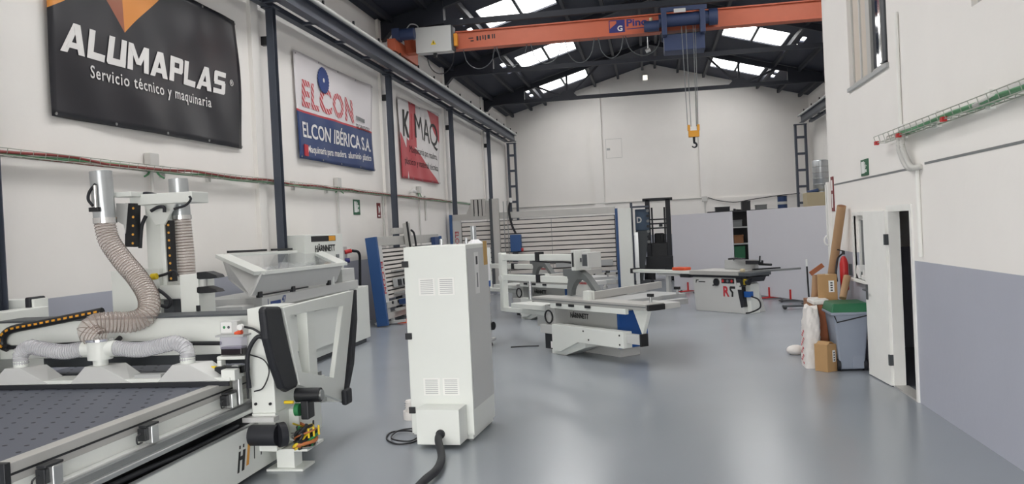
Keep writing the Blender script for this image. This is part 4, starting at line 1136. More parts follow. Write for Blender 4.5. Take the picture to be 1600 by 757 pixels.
lettering('L','print_blue',eb,(-5.238,10.72,1.07),(0,1,0),(0,0,1),0.1,0.05,world=True)
pe_(MB().box(-5.24,-5.237,10.8,11.12,1.08,1.13),'faded_print','print_blue')
lettering('47','print_blue',eb,(-5.238,11.16,1.08),(0,1,0),(0,0,1),0.1,0.13,bold=0.02,world=True)
# glazed hood: deep tray whose glass top leans back to the wall
F0, F1 = at(408,427,x=-5.2), at(534,413,x=-5.2)      # front top corners
B0, B1 = at(347,400,x=-6.15), at(489,392,x=-6.15)    # back top corners
Lo0, Lo1 = at(391,463,x=-5.28), at(524,440,x=-5.28)  # front bottom corners
def lerp4(a, b, t): return a.lerp(b, t)
def slab(pts, th):
    mb = MB(); pts = [Vector(p) for p in pts]; n_ = (pts[1]-pts[0]).cross(pts[2]-pts[0]).normalized()*th
    k = len(pts); mb._add(pts+[p+n_ for p in pts], [tuple(range(k-1,-1,-1)),tuple(range(k,2*k))]+[(i,(i+1)%k,k+(i+1)%k,k+i) for i in range(k)])
    return mb
pe_(slab([Lo0,Lo1,F1,F0],0.02),'hood_front','machine_grey')
pe_(slab([F0,B0,B0+Vector((0.1,0,-0.35)),Lo0],0.015),'hood_side','machine_grey')
pe_(slab([F1,Lo1,B1+Vector((0.1,0,-0.35)),B1],0.015),'hood_side','machine_grey')
for a, b_ in ((F0,F1),(B0,B1)): pe_(MB().beam(a,b_,0.1,0.05),'hood_rail','machine_white')
for a, b_ in ((F0,B0),(F1,B1)): pe_(MB().beam(a,b_,0.2,0.05),'hood_rail','machine_white')
c0, c1_, c2_, c3_ = [p+Vector((0,0,0.005)) for p in (F0,F1,B1,B0)]
pe_(slab([c0,c1_,c2_,c3_],0.004),'hood_glass','glass')
for a, b_ in ((0.08,0.46),(0.52,0.9)):
    pe_(MB().beam(B0.lerp(B1,a)+Vector((-0.05,0,0.05)),B0.lerp(B1,b_)+Vector((-0.05,0,0.05)),0.03,0.035),'gasket','black_plastic')
m0, m1 = Lo0+Vector((0.03,0,-0.01)), Lo1+Vector((0.03,0,-0.01))
for a in (0.07, 0.42, 0.88): pe_(MB().box(*(lambda c: (c.x-0.03,c.x+0.02,c.y-0.05,c.y+0.05,c.z-0.03,c.z+0.05))(m0.lerp(m1,a))),'hood_latch','black_plastic',bevel=0.004)
pe_(MB().beam(m0.lerp(m1,0.08),m0.lerp(m1,0.6),0.02,0.02),'gap_seal','black_plastic')
# crumpled film lying behind the glass
fm = MB(); fr_ = random.Random(3); vs = []; fs = []
for j in range(9):
    for i in range(15):
        a, b_ = i/14, j/8
        p = (F0.lerp(F1,0.15+0.75*a)).lerp(B0.lerp(B1,0.2+0.7*a), 0.08+0.7*b_)
        vs.append(p+Vector((0,0,-0.1-0.1*fr_.random())))
for j in range(8):
    for i in range(14): fs.append((j*15+i,j*15+i+1,(j+1)*15+i+1,(j+1)*15+i))
fm._add(vs, fs, True); pe_(fm,'protective_film','film_clear')
# control tower with display and name
tw = pe_(MB().box(-6.3,-5.95,13.7,15.5,1.0,2.05),'control_tower','machine_white',bevel=0.01)
XT = -5.945
pe_(MB().box(XT-0.01,XT,13.97,15.12,1.92,2.02),'display','print_black',tw)
pe_(MB().box(XT-0.008,XT+0.002,14.78,15.1,1.925,2.015),'display_end','orange_mark',tw)
lettering('HÄRNNETT','print_black',tw,(XT+0.001,14.12,1.73),(0,1,0),(0,0,1),0.15,0.95,bold=0.03,world=True)
for z, y_ in ((1.62,15.1),(1.5,14.98),(1.42,15.06)): pe_(MB().box(XT-0.005,XT+0.02,y_,y_+0.12,z-0.03,z+0.04),'switch','mid_grey',tw,bevel=0.004)
# ribbed guard and pale cover sheet seen through the router's side window
pe_(MB().box(-5.25,-5.2,10.9,13.6,0.85,1.0),'ribbed_guard','light_grey')
for i in range(34): pe_(MB().box(-5.2,-5.19,10.92+i*0.08,10.96+i*0.08,0.86,0.99),'guard_rib','machine_white')
pe_(MB().box(-5.25,-5.22,10.8,13.9,0.25,0.84),'front_cover','machine_white')

# ------------------------------------------------------------------ vertical panel saws
def panel_saw(label, loc, rz, length, height, side_mat, name_txt, with_box, group):
    """faces local -y, left end at local x=0"""
    r = thing('vertical_panel_saw', label, 'panel saw', loc, rz, group)
    P_ = lambda mb, n, m_, p=None, **k: mb.build(n, m_, p or r, **k)
    P_(MB().box(0,0.09,-0.08,0.17,0.0,height),'side_plate',side_mat,bevel=0.006)
    P_(MB().box(length-0.09,length,-0.08,0.17,0.0,height-0.06),'side_plate',side_mat,bevel=0.006)
    P_(MB().box(0.09,length-0.09,-0.02,0.1,height-0.2,height),'top_beam','dull_aluminium',bevel=0.006)
    nm = P_(MB().box(0.09,0.38,-0.04,0.0,0.15,height-0.2),'name_strip','machine_grey',bevel=0.004)
    if name_txt: lettering(name_txt,'print_red',nm,(0.16,-0.045,height-0.55),(0,0,-1),(1,0,0),0.13,0.7,bold=0.01)
    n = 12; z0, z1 = 0.55, height-0.26
    st = (z1-z0)/n
    for i in range(n):
        P_(MB().box(0.4,length-0.12,-0.03,0.01,z0+i*st+0.01,z0+(i+1)*st-0.022),'slat','slat_aluminium')
    P_(MB().box(0.35,length-0.1,0.02,0.06,z0,z1),'back_panel','shelf_dark')
    P_(MB().box(0.1,length-0.1,-0.1,0.02,0.36,0.5),'support_rail','dull_aluminium',bevel=0.006)
    for i in range(int(length/0.35)):
        P_(MB().cyl((0.4+i*0.35,-0.12,0.46),(0.4+i*0.35,-0.06,0.46),0.035,n=12),'roller','black_plastic')
    P_(MB().box(0.1,length-0.1,-0.06,0.1,0.12,0.26),'bottom_beam','dull_aluminium',bevel=0.006)
    for x in (0.5, length/2, length-0.5):
        P_(MB().box(x-0.05,x+0.05,-0.3,0.4,0.0,0.06),'foot','machine_grey',bevel=0.004)
        P_(MB().beam((x,-0.02,0.06),(x,-0.02,0.2),0.06,0.06),'foot_post','machine_grey')
    return r
def yaw_of(a, b): return math.atan2(b[1]-a[1], b[0]-a[0])
# small saw: runs along the left wall
A_, B_ = Vector((-5.74,17.15,0)), Vector((-5.5,21.9,0))
L1 = (B_-A_).length
s1_ = panel_saw('smaller vertical panel saw with blue side plate against the left wall', A_, yaw_of(A_,B_), L1, 1.93, 'saw_blue', 'ELCON', False, 'vertical panel saws')
P_ = lambda mb, n, m_, p=None, **k: mb.build(n, m_, p or s1_, **k)
P_(MB().box(1.9,2.14,-0.14,-0.04,0.35,2.22),'saw_column','dull_aluminium',bevel=0.006)
P_(MB().box(1.88,1.92,-0.18,-0.14,0.35,2.25),'column_cover','black_plastic')
P_(MB().tube(spline([(2.3,-0.1,2.05),(2.42,-0.12,1.95),(2.44,-0.12,1.6),(2.4,-0.12,1.2)],5),0.025,8),'hose','black_rubber')
P_(MB().box(1.3,2.0,-0.05,0.05,1.98,2.12),'saw_carriage','dull_aluminium',bevel=0.006)
P_(MB().box(3.9,4.25,-0.16,-0.04,1.5,1.85),'switch_box','deep_blue',bevel=0.01)
P_(MB().box(0.7,3.9,-0.14,-0.06,0.78,0.98),'middle_support','light_grey',bevel=0.006)
for i in range(9): P_(MB().box(0.8+i*0.34,0.98+i*0.34,-0.17,-0.14,0.8,0.94),'support_bracket','black_plastic')
P_(MB().box(0.7,2.6,-0.13,-0.05,1.12,1.16),'stop_rail','aluminium'); P_(MB().box(0.7,2.4,-0.13,-0.05,0.62,0.66),'stop_rail','aluminium')
P_(MB().box(0.75,2.6,-0.3,-0.12,0.38,0.5),'offcut_rest','deep_blue',bevel=0.008)
P_(MB().box(0.5,2.9,-0.22,-0.1,0.26,0.32),'rest_bar','dull_aluminium')
o = MB().box(-5.68,-5.25,17.9,19.2,0.0,0.03).build('floor_mat','orange_red'); tag(o,'flat orange-red piece on the floor under the small vertical saw','mat')
s1_.rotation_euler = (R(-5.4), 0, yaw_of(A_,B_)); s1_.location.z = 0.03
# large saw: stands across the hall, facing the camera
s2_ = panel_saw('larger vertical panel saw with grey slats standing across the hall', (-6.42,26.3,0), 0.0, 5.42, 2.55, 'saw_blue', 'ELCON', True, 'vertical panel saws')
P_ = lambda mb, n, m_, p=None, **k: mb.build(n, m_, p or s2_, **k)
P_(MB().box(1.45,1.66,-0.2,-0.06,0.2,3.0),'saw_column','dull_aluminium',bevel=0.006)
P_(MB().box(1.36,1.45,-0.22,-0.08,0.2,3.0),'column_cover','dark_grey')
cg = MB(); cg.prism([(0.55,2.55),(1.35,2.55),(1.35,2.95),(0.75,2.95)],'y',0.02,0.1); P_(cg,'carriage_plate','dull_aluminium')
for x in (0.72, 0.84, 0.98, 1.1): P_(MB().box(x,x+0.1,-0.03,0.06,2.45,3.02),'guide_post','dull_aluminium',bevel=0.004)
for x in (0.81, 0.95, 1.08): P_(MB().box(x,x+0.02,-0.035,0.02,2.47,3.0),'guide_gap','black_plastic')
P_(MB().tube([(1.8,-0.08,2.9),(1.8,-0.08,0.6)],0.015,8),'guide_rope','steel'); P_(MB().tube([(1.92,-0.08,2.9),(1.92,-0.08,0.6)],0.012,8),'guide_rope','steel')
sb_ = P_(MB().box(2.0,2.34,-0.3,-0.06,1.28,1.82),'motor_box','saw_blue',bevel=0.02)
P_(MB().cyl((2.34,-0.2,1.33),(2.4,-0.2,1.33),0.06,n=14),'stop_button','red',sb_)
P_(MB().tube(spline([(2.05,-0.1,2.95),(1.98,-0.12,2.6),(2.05,-0.12,2.15),(2.17,-0.15,1.85)],6),0.035,8),'dust_hose','black_rubber')
P_(MB().cyl((2.05,-0.1,2.85),(2.05,-0.1,3.0),0.05,n=12),'hose_end','plastic_white')
P_(MB().box(2.05,2.2,-0.22,-0.06,0.95,1.28),'motor_bracket','dark_grey')
P_(MB().box(1.98,5.1,-0.05,-0.035,0.4,2.3).box(3.3,3.31,-0.052,-0.05,0.5,2.3) if False else MB().box(3.3,3.312,-0.036,-0.031,0.5,2.3),'panel_joint','mid_grey')
P_(MB().box(5.42,5.82,-0.3,0.5,0.0,2.48),'end_cabinet','machine_white',bevel=0.01)
for x in (4.55, 4.78, 5.0): P_(MB().cyl((x,-0.1,0.82),(x,-0.06,0.82),0.06,n=14),'control_button','sign_red')
P_(MB().box(3.4,5.2,-0.12,-0.04,0.72,0.9),'control_rail','light_grey')
o = MB().cyl((-5.75,26.6,3.0),(-5.75,26.6,3.25),0.05,n=12).build('beacon_stub','light_grey')
bpy.data.objects.remove(o)

# ------------------------------------------------------------------ sliding table saws
def table_saw(label, loc, rz, arm_full):
    r = thing('sliding_table_saw', label, 'table saw', loc, rz, 'sliding table saws')
    P_ = lambda mb, n, m_, p=None, **k: mb.build(n, m_, p or r, **k)
    # x along the sliding table, y away from the operator
    st = P_(MB().box(0.0,2.72,0.0,0.34,0.79,0.87),'sliding_table','dull_aluminium',bevel=0.006)
    P_(MB().box(0.0,2.72,-0.006,0.0,0.825,0.84),'table_slot','mid_grey',st)
    P_(MB().box(2.72,2.76,0.02,0.32,0.78,0.86),'end_cap','black_plastic',st,bevel=0.006)
    P_(MB().box(-0.03,0.0,0.02,0.32,0.78,0.86),'end_cap','black_plastic',st,bevel=0.006)
    P_(MB().box(0.5,2.3,0.0,0.06,0.71,0.79),'carriage_rail','machine_white',bevel=0.006)
    for x in (0.68, 1.0, 1.4): P_(MB().box(x,x+0.13,-0.02,0.0,0.755,0.795),'locking_tab','black_plastic',bevel=0.004)
    P_(MB().prism([(0.5,0.12),(1.7,0.12),(1.7,0.72),(0.4,0.72)],'y',0.36,0.85),'base_cabinet','machine_grey',bevel=0.006)
    P_(MB().box(1.7,1.76,0.34,0.88,0.14,0.74),'blue_end_panel','royal_blue',bevel=0.006)
    P_(MB().prism([(2.34,0.78),(2.66,0.78),(2.52,0.42)],'y',0.1,0.16),'end_bracket','machine_white',bevel=0.004)
    P_(MB().box(0.5,1.65,0.42,0.8,0.0,0.12),'plinth','machine_grey')
    fb_ = P_(MB().prism([(0.6,0.06),(0.8,0.06),(1.25,0.24),(2.3,0.24),(2.3,0.47),(0.6,0.47)],'y',-0.06,0.1),'outrigger_box','machine_white',bevel=0.006)
    for x, z in ((1.4,0.42),(1.52,0.3),(2.22,0.42),(2.22,0.29)): P_(MB().cyl((x,-0.065,z),(x,-0.058,z),0.014,n=10),'bolt','black_plastic',fb_)
    P_(MB().box(2.3,2.58,0.0,0.1,0.31,0.44),'outrigger_arm','machine_grey',bevel=0.004)
    P_(MB().box(2.58,2.61,-0.01,0.12,0.29,0.46),'arm_cap','black_plastic')
    ft_ = MB(); ft_.prism([(0.5,0.0),(0.85,0.0),(1.35,0.16),(1.35,0.24),(0.9,0.2),(0.5,0.06)],'y',0.0,0.3)
    P_(ft_,'foot','machine_white',bevel=0.004)
    P_(MB().box(0.2,0.62,0.0,0.45,0.3,0.44),'lower_housing','machine_grey',bevel=0.006)
    P_(MB().box(0.3,0.62,0.02,0.4,0.06,0.3),'chip_box','black_plastic')
    P_(MB().box(0.46,0.58,0.01,0.02,0.08,0.18),'type_plate','plastic_white')
    P_(MB().box(0.24,0.5,0.08,0.5,0.44,0.74),'tilt_housing','machine_grey',bevel=0.006)
    hw = [(0.38+0.1*math.cos(a*math.pi/8),0.05,0.56+0.1*math.sin(a*math.pi/8)) for a in range(17)]
    P_(MB().tube(hw,0.014,6),'handwheel','black_plastic')
    lettering('HÄRNNETT','print_black',r,(0.55,0.352,0.53),(1,0,0),(0,0,1),0.1,0.46,bold=0.03)
    P_(MB().box(0.25,1.85,0.36,1.1,0.79,0.86),'main_table','light_grey',bevel=0.006)
    P_(MB().box(0.5,1.7,1.1,1.75,0.79,0.85),'rip_extension','light_grey',bevel=0.006)
    P_(MB().beam((1.4,0.1,0.925),(0.75,2.1,0.925),0.07,0.11),'crosscut_fence','dull_aluminium',bevel=0.004)
    P_(MB().box(1.86,2.0,0.3,1.5,0.72,0.8),'support_beam','light_grey',bevel=0.006)
    P_(MB().box(2.05,2.6,0.36,0.75,0.76,0.84),'crosscut_table','machine_grey',bevel=0.006)
    for x, y in ((2.55,0.25),(1.98,1.3)):
        P_(MB().cyl((x,y,0.87),(x,y,0.97),0.018,n=10),'clamp_post','steel'); P_(MB().box(x-0.05,x+0.05,y-0.02,y+0.02,0.95,0.99),'clamp_handle','black_plastic')
    P_(MB().box(1.28,1.43,0.06,0.16,0.86,1.0),'stop_block','machine_white',bevel=0.004)
    # blade guard arch
    gd = MB(); gd.prism([(0.28,1.29),(0.55,1.3),(0.72,1.27),(0.88,1.19),(1.0,1.08),(1.12,0.96),(1.13,0.9),(1.06,0.9),(0.97,1.0),(0.88,1.09),(0.76,1.13),(0.64,1.12),(0.55,1.05),(0.49,0.95),(0.47,0.87),(0.36,0.87),(0.37,1.0),(0.41,1.12),(0.38,1.17),(0.28,1.18)],'y',0.44,0.56)
    bg_ = P_(gd,'blade_guard','blade_grey',bevel=0.006)
    bl = [(0.76+0.24*math.cos(a*math.pi/10), 0.87+0.24*math.sin(a*math.pi/10)) for a in range(11)]
    P_(MB().prism(bl,'y',0.497,0.503),'saw_blade','machine_grey',bg_)
    lettering('HARNNETT','print_red',bg_,(0.64,0.495,1.05),(1,0,0),(0,0,1),0.035,0.22,bold=0.02)
    # overhead arm
    u0 = -1.6
    arm = MB()
    P_(MB().box(u0-0.06,u0+0.06,0.42,0.54,0.5,1.56),'arm_post','machine_white',bevel=0.02)
    P_(MB().box(u0,0.4,0.44,0.52,1.06,1.17),'guard_arm','machine_white',bevel=0.01)
    P_(MB().box(-0.48,-0.37,0.42,0.54,1.05,1.19),'arm_clamp','black_plastic',bevel=0.006)
    P_(MB().box(u0,0.35,0.42,0.54,0.5,0.58),'arm_foot','machine_white',bevel=0.01)
    P_(MB().cyl((u0,0.41,1.1),(u0,0.44,1.1),0.06,n=16),'pivot_cap','machine_white')
    P_(MB().cyl((-0.75,0.48,0.75),(-0.75,0.48,1.06),0.03,n=12),'lift_strut','chrome')
    if arm_full:
        P_(MB().box(u0,0.72,0.44,0.52,1.42,1.53),'display_arm','machine_white',bevel=0.01)
        P_(MB().box(-0.48,-0.37,0.42,0.54,1.42,1.57),'arm_clamp','black_plastic',bevel=0.006)
        P_(MB().tube(spline([(-0.6,0.46,1.42),(-0.2,0.45,1.4),(0.4,0.45,1.4),(0.7,0.46,1.34)],5),0.016,6),'arm_cable','black_plastic')
        dp = P_(MB().box(0.7,0.8,0.3,0.62,1.28,1.6),'control_panel','machine_white',bevel=0.01)
        P_(MB().box(0.92,1.08,0.34,0.6,1.32,1.56),'screen_housing','machine_grey',dp,bevel=0.008)
        P_(MB().box(0.94,1.06,0.335,0.34,1.35,1.53),'screen','dark_grey',dp)
        P_(MB().box(0.8,0.92,0.4,0.5,1.41,1.47),'screen_bracket','dark_grey',dp)
        P_(MB().tube([(0.77,0.28,1.34),(0.77,0.28,1.56)],0.014,8),'grip_bar','black_plastic',dp)
    # left table beyond the blade
    P_(MB().box(-0.95,0.25,0.2,0.9,0.62,0.7),'outfeed_table','machine_white',bevel=0.006)
    P_(MB().box(-0.6,0.2,0.5,0.56,0.3,0.62),'outfeed_leg','machine_grey')
    return r
SR = math.atan2(-2.0, 1.82)
table_saw('nearer white sliding table saw with blue end panel and arched guard', (-1.95,13.3,0), SR, True)
table_saw('farther sliding table saw partly hidden behind the nearer saw', (-3.25,18.5,0), SR, False)

# ------------------------------------------------------------------ bag dust collector behind the cabinet
dc = thing('dust_collector', 'dust collector with white filter bag behind the free-standing cabinet', 'dust collector', (-2.97, 13.9, 0))
P_ = lambda mb, n, m_, p=None, **k: mb.build(n, m_, p or dc, **k)
P_(MB().lathe((0,0,0),[(0.06,1.83),(0.12,1.78),(0.19,1.65),(0.23,1.45),(0.24,1.25),(0.23,1.12)],24),'filter_bag','cloth_white')
P_(MB().cyl((-0.02,0,1.75),(-0.02,0,2.06),0.05,n=16),'hanger_tube','galvanised')
P_(MB().cyl((0,0,1.02),(0,0,1.12),0.235,n=24),'bag_ring','royal_blue')
P_(MB().lathe((0,0,0),[(0.12,0.55),(0.22,0.75),(0.22,1.02)],24),'funnel','dull_aluminium')
P_(MB().lathe((0,0,0),[(0.2,0.12),(0.23,0.3),(0.22,0.55)],24),'collection_bag','film_clear')
for a in range(3):
    x, y = 0.22*math.cos(a*2.1-0.4), 0.22*math.sin(a*2.1-0.4)
    P_(MB().beam((x,y,0.08),(x*0.95,y*0.95,1.05),0.04,0.04),'leg','machine_grey')
    P_(MB().cyl((x,y-0.02,0.04),(x,y+0.02,0.04),0.04,n=14),'caster','black_plastic')
P_(MB().cyl((0.2,-0.12,0.36),(0.28,-0.16,0.36),0.07,n=16),'fan_motor','black_plastic')
P_(MB().box(-0.24,0.24,-0.24,0.24,0.08,0.12),'base_plate','machine_grey')

# ------------------------------------------------------------------ combination machine
cm = thing('combination_machine', 'pale combination woodworking machine with red and black letters in front of white panels', 'machine', (0.9,18.76,0), math.atan2(-1.07,0.94))
P_ = lambda mb, n, m_, p=None, **k: mb.build(n, m_, p or cm, **k)
P_(MB().prism([(0.0,0.0),(1.42,0.0),(1.36,0.2),(1.26,0.45),(1.2,0.74),(-0.06,0.74)],'y',0.0,0.62),'cabinet','machine_grey',bevel=0.01)
P_(MB().prism([(1.2,0.74),(1.36,0.74),(1.36,0.5),(1.4,0.14),(1.32,0.12),(1.26,0.4)],'y',-0.012,0.3),'dark_edge','fork_black',bevel=0.01)
P_(MB().box(1.36,1.5,0.1,0.36,0.0,0.62),'outlet_box','machine_white',bevel=0.01)
P_(MB().box(1.36,1.52,0.04,0.16,0.34,0.46),'plug','royal_blue',bevel=0.01)
P_(MB().tube(spline([(1.5,0.1,0.36),(1.72,0.08,0.3),(1.78,0.05,0.15),(1.6,0.0,0.05),(1.46,-0.02,0.02)],6),0.016,8),'cord','black_plastic')
P_(MB().box(-0.1,1.5,-0.02,0.68,0.74,0.79),'table_base','fork_black')
P_(MB().box(-0.1,1.32,-0.06,0.7,0.79,0.88),'main_table','dull_aluminium',bevel=0.006)
P_(MB().box(1.32,1.62,-0.04,0.6,0.78,0.85),'side_table','dark_grey',bevel=0.006)
P_(MB().prism([(1.34,0.66),(1.6,0.66),(1.66,0.76),(1.34,0.76)],'y',0.0,0.4),'side_bracket','fork_black')
P_(MB().box(0.42,1.28,0.5,0.62,0.88,1.08),'fence','light_grey',bevel=0.006)
P_(MB().cyl((0.5,0.55,1.1),(0.75,0.55,1.12),0.02,n=10),'fence_rod','black_plastic')
P_(MB().box(0.7,0.95,0.48,0.6,1.07,1.12),'fence_clamp','fork_black',bevel=0.006)
P_(MB().box(0.8,1.5,0.4,0.46,1.04,1.1),'blade_bridge','aluminium',bevel=0.006)
P_(MB().box(1.15,1.5,0.36,0.52,1.0,1.08),'bridge_mount','fork_black',bevel=0.006)
P_(MB().cyl((1.5,0.4,1.05),(1.52,0.4,1.18),0.016,n=10),'lever','black_plastic')
P_(MB().cyl((1.4,0.5,1.0),(1.72,0.5,0.99),0.025,n=10),'guide_rod','black_plastic')
P_(MB().cyl((1.36,0.0,0.9),(1.44,0.0,0.9),0.035,n=14),'knob_pale','tan')
P_(MB().beam((1.5,0.2,0.86),(1.75,1.35,0.86),0.06,0.04),'extension_bar','mid_grey')
P_(MB().beam((1.4,0.3,0.9),(1.6,0.9,0.9),0.05,0.03),'extension_bar','black_plastic')
P_(MB().box(1.42,1.54,-0.03,0.06,0.6,0.72),'emergency_plate','yellow',bevel=0.006)
P_(MB().cyl((1.54,-0.04,0.66),(1.6,-0.04,0.66),0.06,n=14),'emergency_button','black_plastic')
for x in (0.66, 1.42):
    P_(MB().cyl((x,-0.03,0.64),(x,0.0,0.64),0.08,n=20),'handwheel','black_plastic')
    P_(MB().cyl((x-0.08,-0.05,0.57),(x-0.05,-0.02,0.58),0.015,n=8),'wheel_grip','black_plastic')
sw = P_(MB().box(0.8,1.16,-0.012,0.0,0.62,0.72),'switch_panel','fork_black',bevel=0.01)
for x, mm in ((0.85,'red'),(0.98,'mid_grey'),(1.1,'red')): P_(MB().cyl((x,-0.02,0.67),(x,-0.012,0.67),0.03,n=14),'button',mm,sw)
P_(MB().box(1.24,1.36,-0.016,-0.012,0.5,0.64),'notice_plate','machine_grey')
lettering('R','print_red',cm,(0.84,-0.004,0.34),(1,0,0),(0,0,1),0.22,0.17,bold=0.03)
P_(MB().prism([(1.02+a*0.9,0.34+b_) for a, b_ in ((0.17,0.22),(0.02,0.22),(0.0,0.2),(0.0,0.14),(0.06,0.08),(0.05,0.0),(0.1,0.0),(0.11,0.1),(0.05,0.15),(0.05,0.17),(0.17,0.17))],'y',-0.004,0.0),'letter','print_black')
P_(MB().prism([(0.03,0.61),(0.05,0.61),(0.07,0.66),(0.12,0.665),(0.12,0.68),(0.04,0.68)],'y',-0.004,0.0),'maker_mark','print_black')
P_(MB().box(0.12,0.32,-0.004,0.0,0.625,0.645),'maker_mark','print_black')
# outrigger sliding arm to the left
P_(MB().box(-2.05,-0.1,-0.04,0.18,0.8,0.87),'sliding_beam','machine_white',bevel=0.006)
P_(MB().box(-2.12,-2.05,-0.06,0.2,0.78,0.9),'beam_end','black_plastic',bevel=0.006)
P_(MB().box(-0.7,-0.3,-0.02,0.2,0.87,0.94),'carriage_cover','orange_red',bevel=0.02)
P_(MB().box(-0.4,-0.1,-0.06,0.3,0.72,0.8),'beam_bracket','black_plastic',bevel=0.006)
P_(MB().box(-1.2,-0.5,0.0,0.5,0.74,0.79),'outrigger_table','machine_grey',bevel=0.006)
P_(MB().beam((-0.95,0.1,0.05),(-0.95,0.1,0.75),0.09,0.09),'support_leg','machine_grey')
P_(MB().box(-1.1,-0.8,0.0,0.3,0.0,0.05),'support_foot','machine_grey')

# ------------------------------------------------------------------ white partition panels
def partition(label, a, b, h, group):
    a, b = Vector(a), Vector(b); L = (b-a).length
    t = thing('partition_panel', label, 'panel', a, yaw_of(a, b), group)
    MB().box(0,L,-0.02,0.02,0.06,h).build('sheet','panel_white',t,bevel=0.004)
    for x in (0.25*L, 0.75*L, 0.5*L):
        MB().box(x-0.025,x+0.025,-0.04,-0.02,0.02,0.28).build('clamp','red',t)
        MB().box(x-0.06,x+0.06,-0.3,0.3,0.02,0.05).build('foot_bar','red' if x < 0.4*L else 'dark_grey',t)
        for dy in (-0.26, 0.26): MB().cyl((x-0.02,dy,0.035),(x+0.02,dy,0.035),0.035,n=12).build('caster','black_plastic',t)
    return t
partition('free-standing white panel right of the forklift', (0.6,24.2,0), (2.06,22.0,0), 2.17, 'white partition panels')
partition('free-standing white panel beside the office wall end', (2.42,21.75,0), (3.85,18.3,0), 2.17, 'white partition panels')
p = g(1265,483)
t = thing('hand_trolley','thin hand trolley with caster wheels in front of the right white panel','trolley',(p.x,p.y,0))
MB().tube([(0,0,0.05),(-0.02,0,0.95)],0.018,8).build('handle','black_plastic',t); MB().tube([(-0.02,0,0.9),(-0.022,0,1.05)],0.022,8).build('grip','sign_white',t)
MB().box(-0.55,0.35,-0.05,0.05,0.05,0.09).build('bar','dark_grey',t)
for x in (-0.5, 0.0, 0.3): MB().cyl((x,-0.03,0.04),(x,0.03,0.04),0.04,n=12).build('caster','black_plastic',t)

# ------------------------------------------------------------------ forklift
fk = thing('forklift', 'black forklift with tall mast behind the large vertical saw', 'forklift', (0.25,28.6,0))
P_ = lambda mb, n, m_, p=None, **k: mb.build(n, m_, p or fk, **k)
for x in (-0.34, 0.34): P_(MB().box(x-0.08,x+0.08,-0.1,0.1,0.05,2.78),'mast_rail','fork_black',bevel=0.01)
for x in (-0.2, 0.22): P_(MB().box(x-0.03,x+0.03,0.0,0.1,0.05,2.5),'inner_rail','fork_black')
P_(MB().box(-0.5,0.5,-0.1,0.12,2.72,2.82),'top_crossbar','fork_black',bevel=0.01)
for z in (1.95, 1.8): P_(MB().box(-0.28,0.28,-0.06,0.04,z-0.025,z+0.025),'crossbar','fork_black')
P_(MB().box(0.02,0.14,-0.1,0.0,1.84,1.94),'lift_bracket','fork_black')
P_(MB().box(-0.3,0.3,0.3,1.6,0.3,1.2),'chassis','fork_black',bevel=0.03)
P_(MB().box(-0.28,0.28,-0.12,0.3,0.5,1.3),'dash_shield','black_plastic',bevel=0.03)
P_(MB().box(-0.15,0.2,0.6,0.72,1.2,1.62),'seat_back','black_plastic',bevel=0.05)
for x in (-0.06, 0.04, 0.14): P_(MB().cyl((x,0.25,1.25),(x+0.01,0.22,1.58),0.012,n=8),'control_lever','black_plastic')
P_(MB().box(-0.46,0.46,-0.2,-0.1,0.35,0.85),'fork_carriage','fork_black',bevel=0.01)
P_(MB().box(-0.2,0.15,-0.21,-0.2,0.38,0.42),'carriage_label','mid_grey')
for x in (-0.28, 0.28):
    fo = MB(); fo.box(x-0.06,x+0.06,-0.24,-0.2,0.05,0.8); fo.box(x-0.06,x+0.06,-1.2,-0.2,0.04,0.09); P_(fo,'fork','fork_black')
for x in (-0.46, 0.46):
    P_(MB().cyl((x-0.08,0.35,0.28),(x+0.08,0.35,0.28),0.28,n=20),'front_wheel','black_rubber'); P_(MB().cyl((x-0.07,1.4,0.22),(x+0.07,1.4,0.22),0.22,n=20),'rear_wheel','black_rubber')
for x in (-0.4, 0.4):
    P_(MB().beam((x,0.5,1.2),(x,0.7,2.1),0.05,0.05),'guard_post','fork_black'); P_(MB().beam((x,1.5,1.2),(x,1.4,2.1),0.05,0.05),'guard_post','fork_black')
P_(MB().box(-0.42,0.42,0.65,1.45,2.08,2.12),'overhead_guard','fork_black')

# blue machine with spindle rack between the large saw and the forklift
bm = thing('rack_machine', 'blue and grey upright machine between the large saw and the forklift', 'machine', (-0.45,27.6,0))
P_ = lambda mb, n, m_, p=None, **k: mb.build(n, m_, p or bm, **k)
P_(MB().box(-0.2,-0.12,-0.1,0.1,0.0,2.68),'front_post','post_grey',bevel=0.006)
P_(MB().box(-0.05,0.4,0.1,0.5,1.75,2.45),'hood',mat('slate_blue',rgb(58,78,100),0.5),bevel=0.02)
P_(MB().prism([(-0.05,0.1),(0.12,0.1),(0.4,1.75),(-0.05,1.75)],'y',0.12,0.5),'stand','dark_grey',bevel=0.01)
P_(MB().box(-0.2,0.4,0.0,0.1,2.5,2.56),'top_bar','post_grey')
P_(MB().box(-0.1,0.02,-0.05,0.05,0.0,1.7),'guide_post','aluminium')
lettering('D','machine_grey',bm,(0.0,0.095,2.0),(1,0,0),(0,0,1),0.2,0.16,bold=0.03)
for i in range(8): P_(MB().cyl((0.36,0.0,1.2+i*0.17),(0.36,0.16,1.2+i*0.17),0.05,n=10),'spindle','mid_grey' if i % 2 else 'fork_black')
P_(MB().box(-0.15,0.35,0.0,0.5,0.0,0.1),'base','dark_grey')

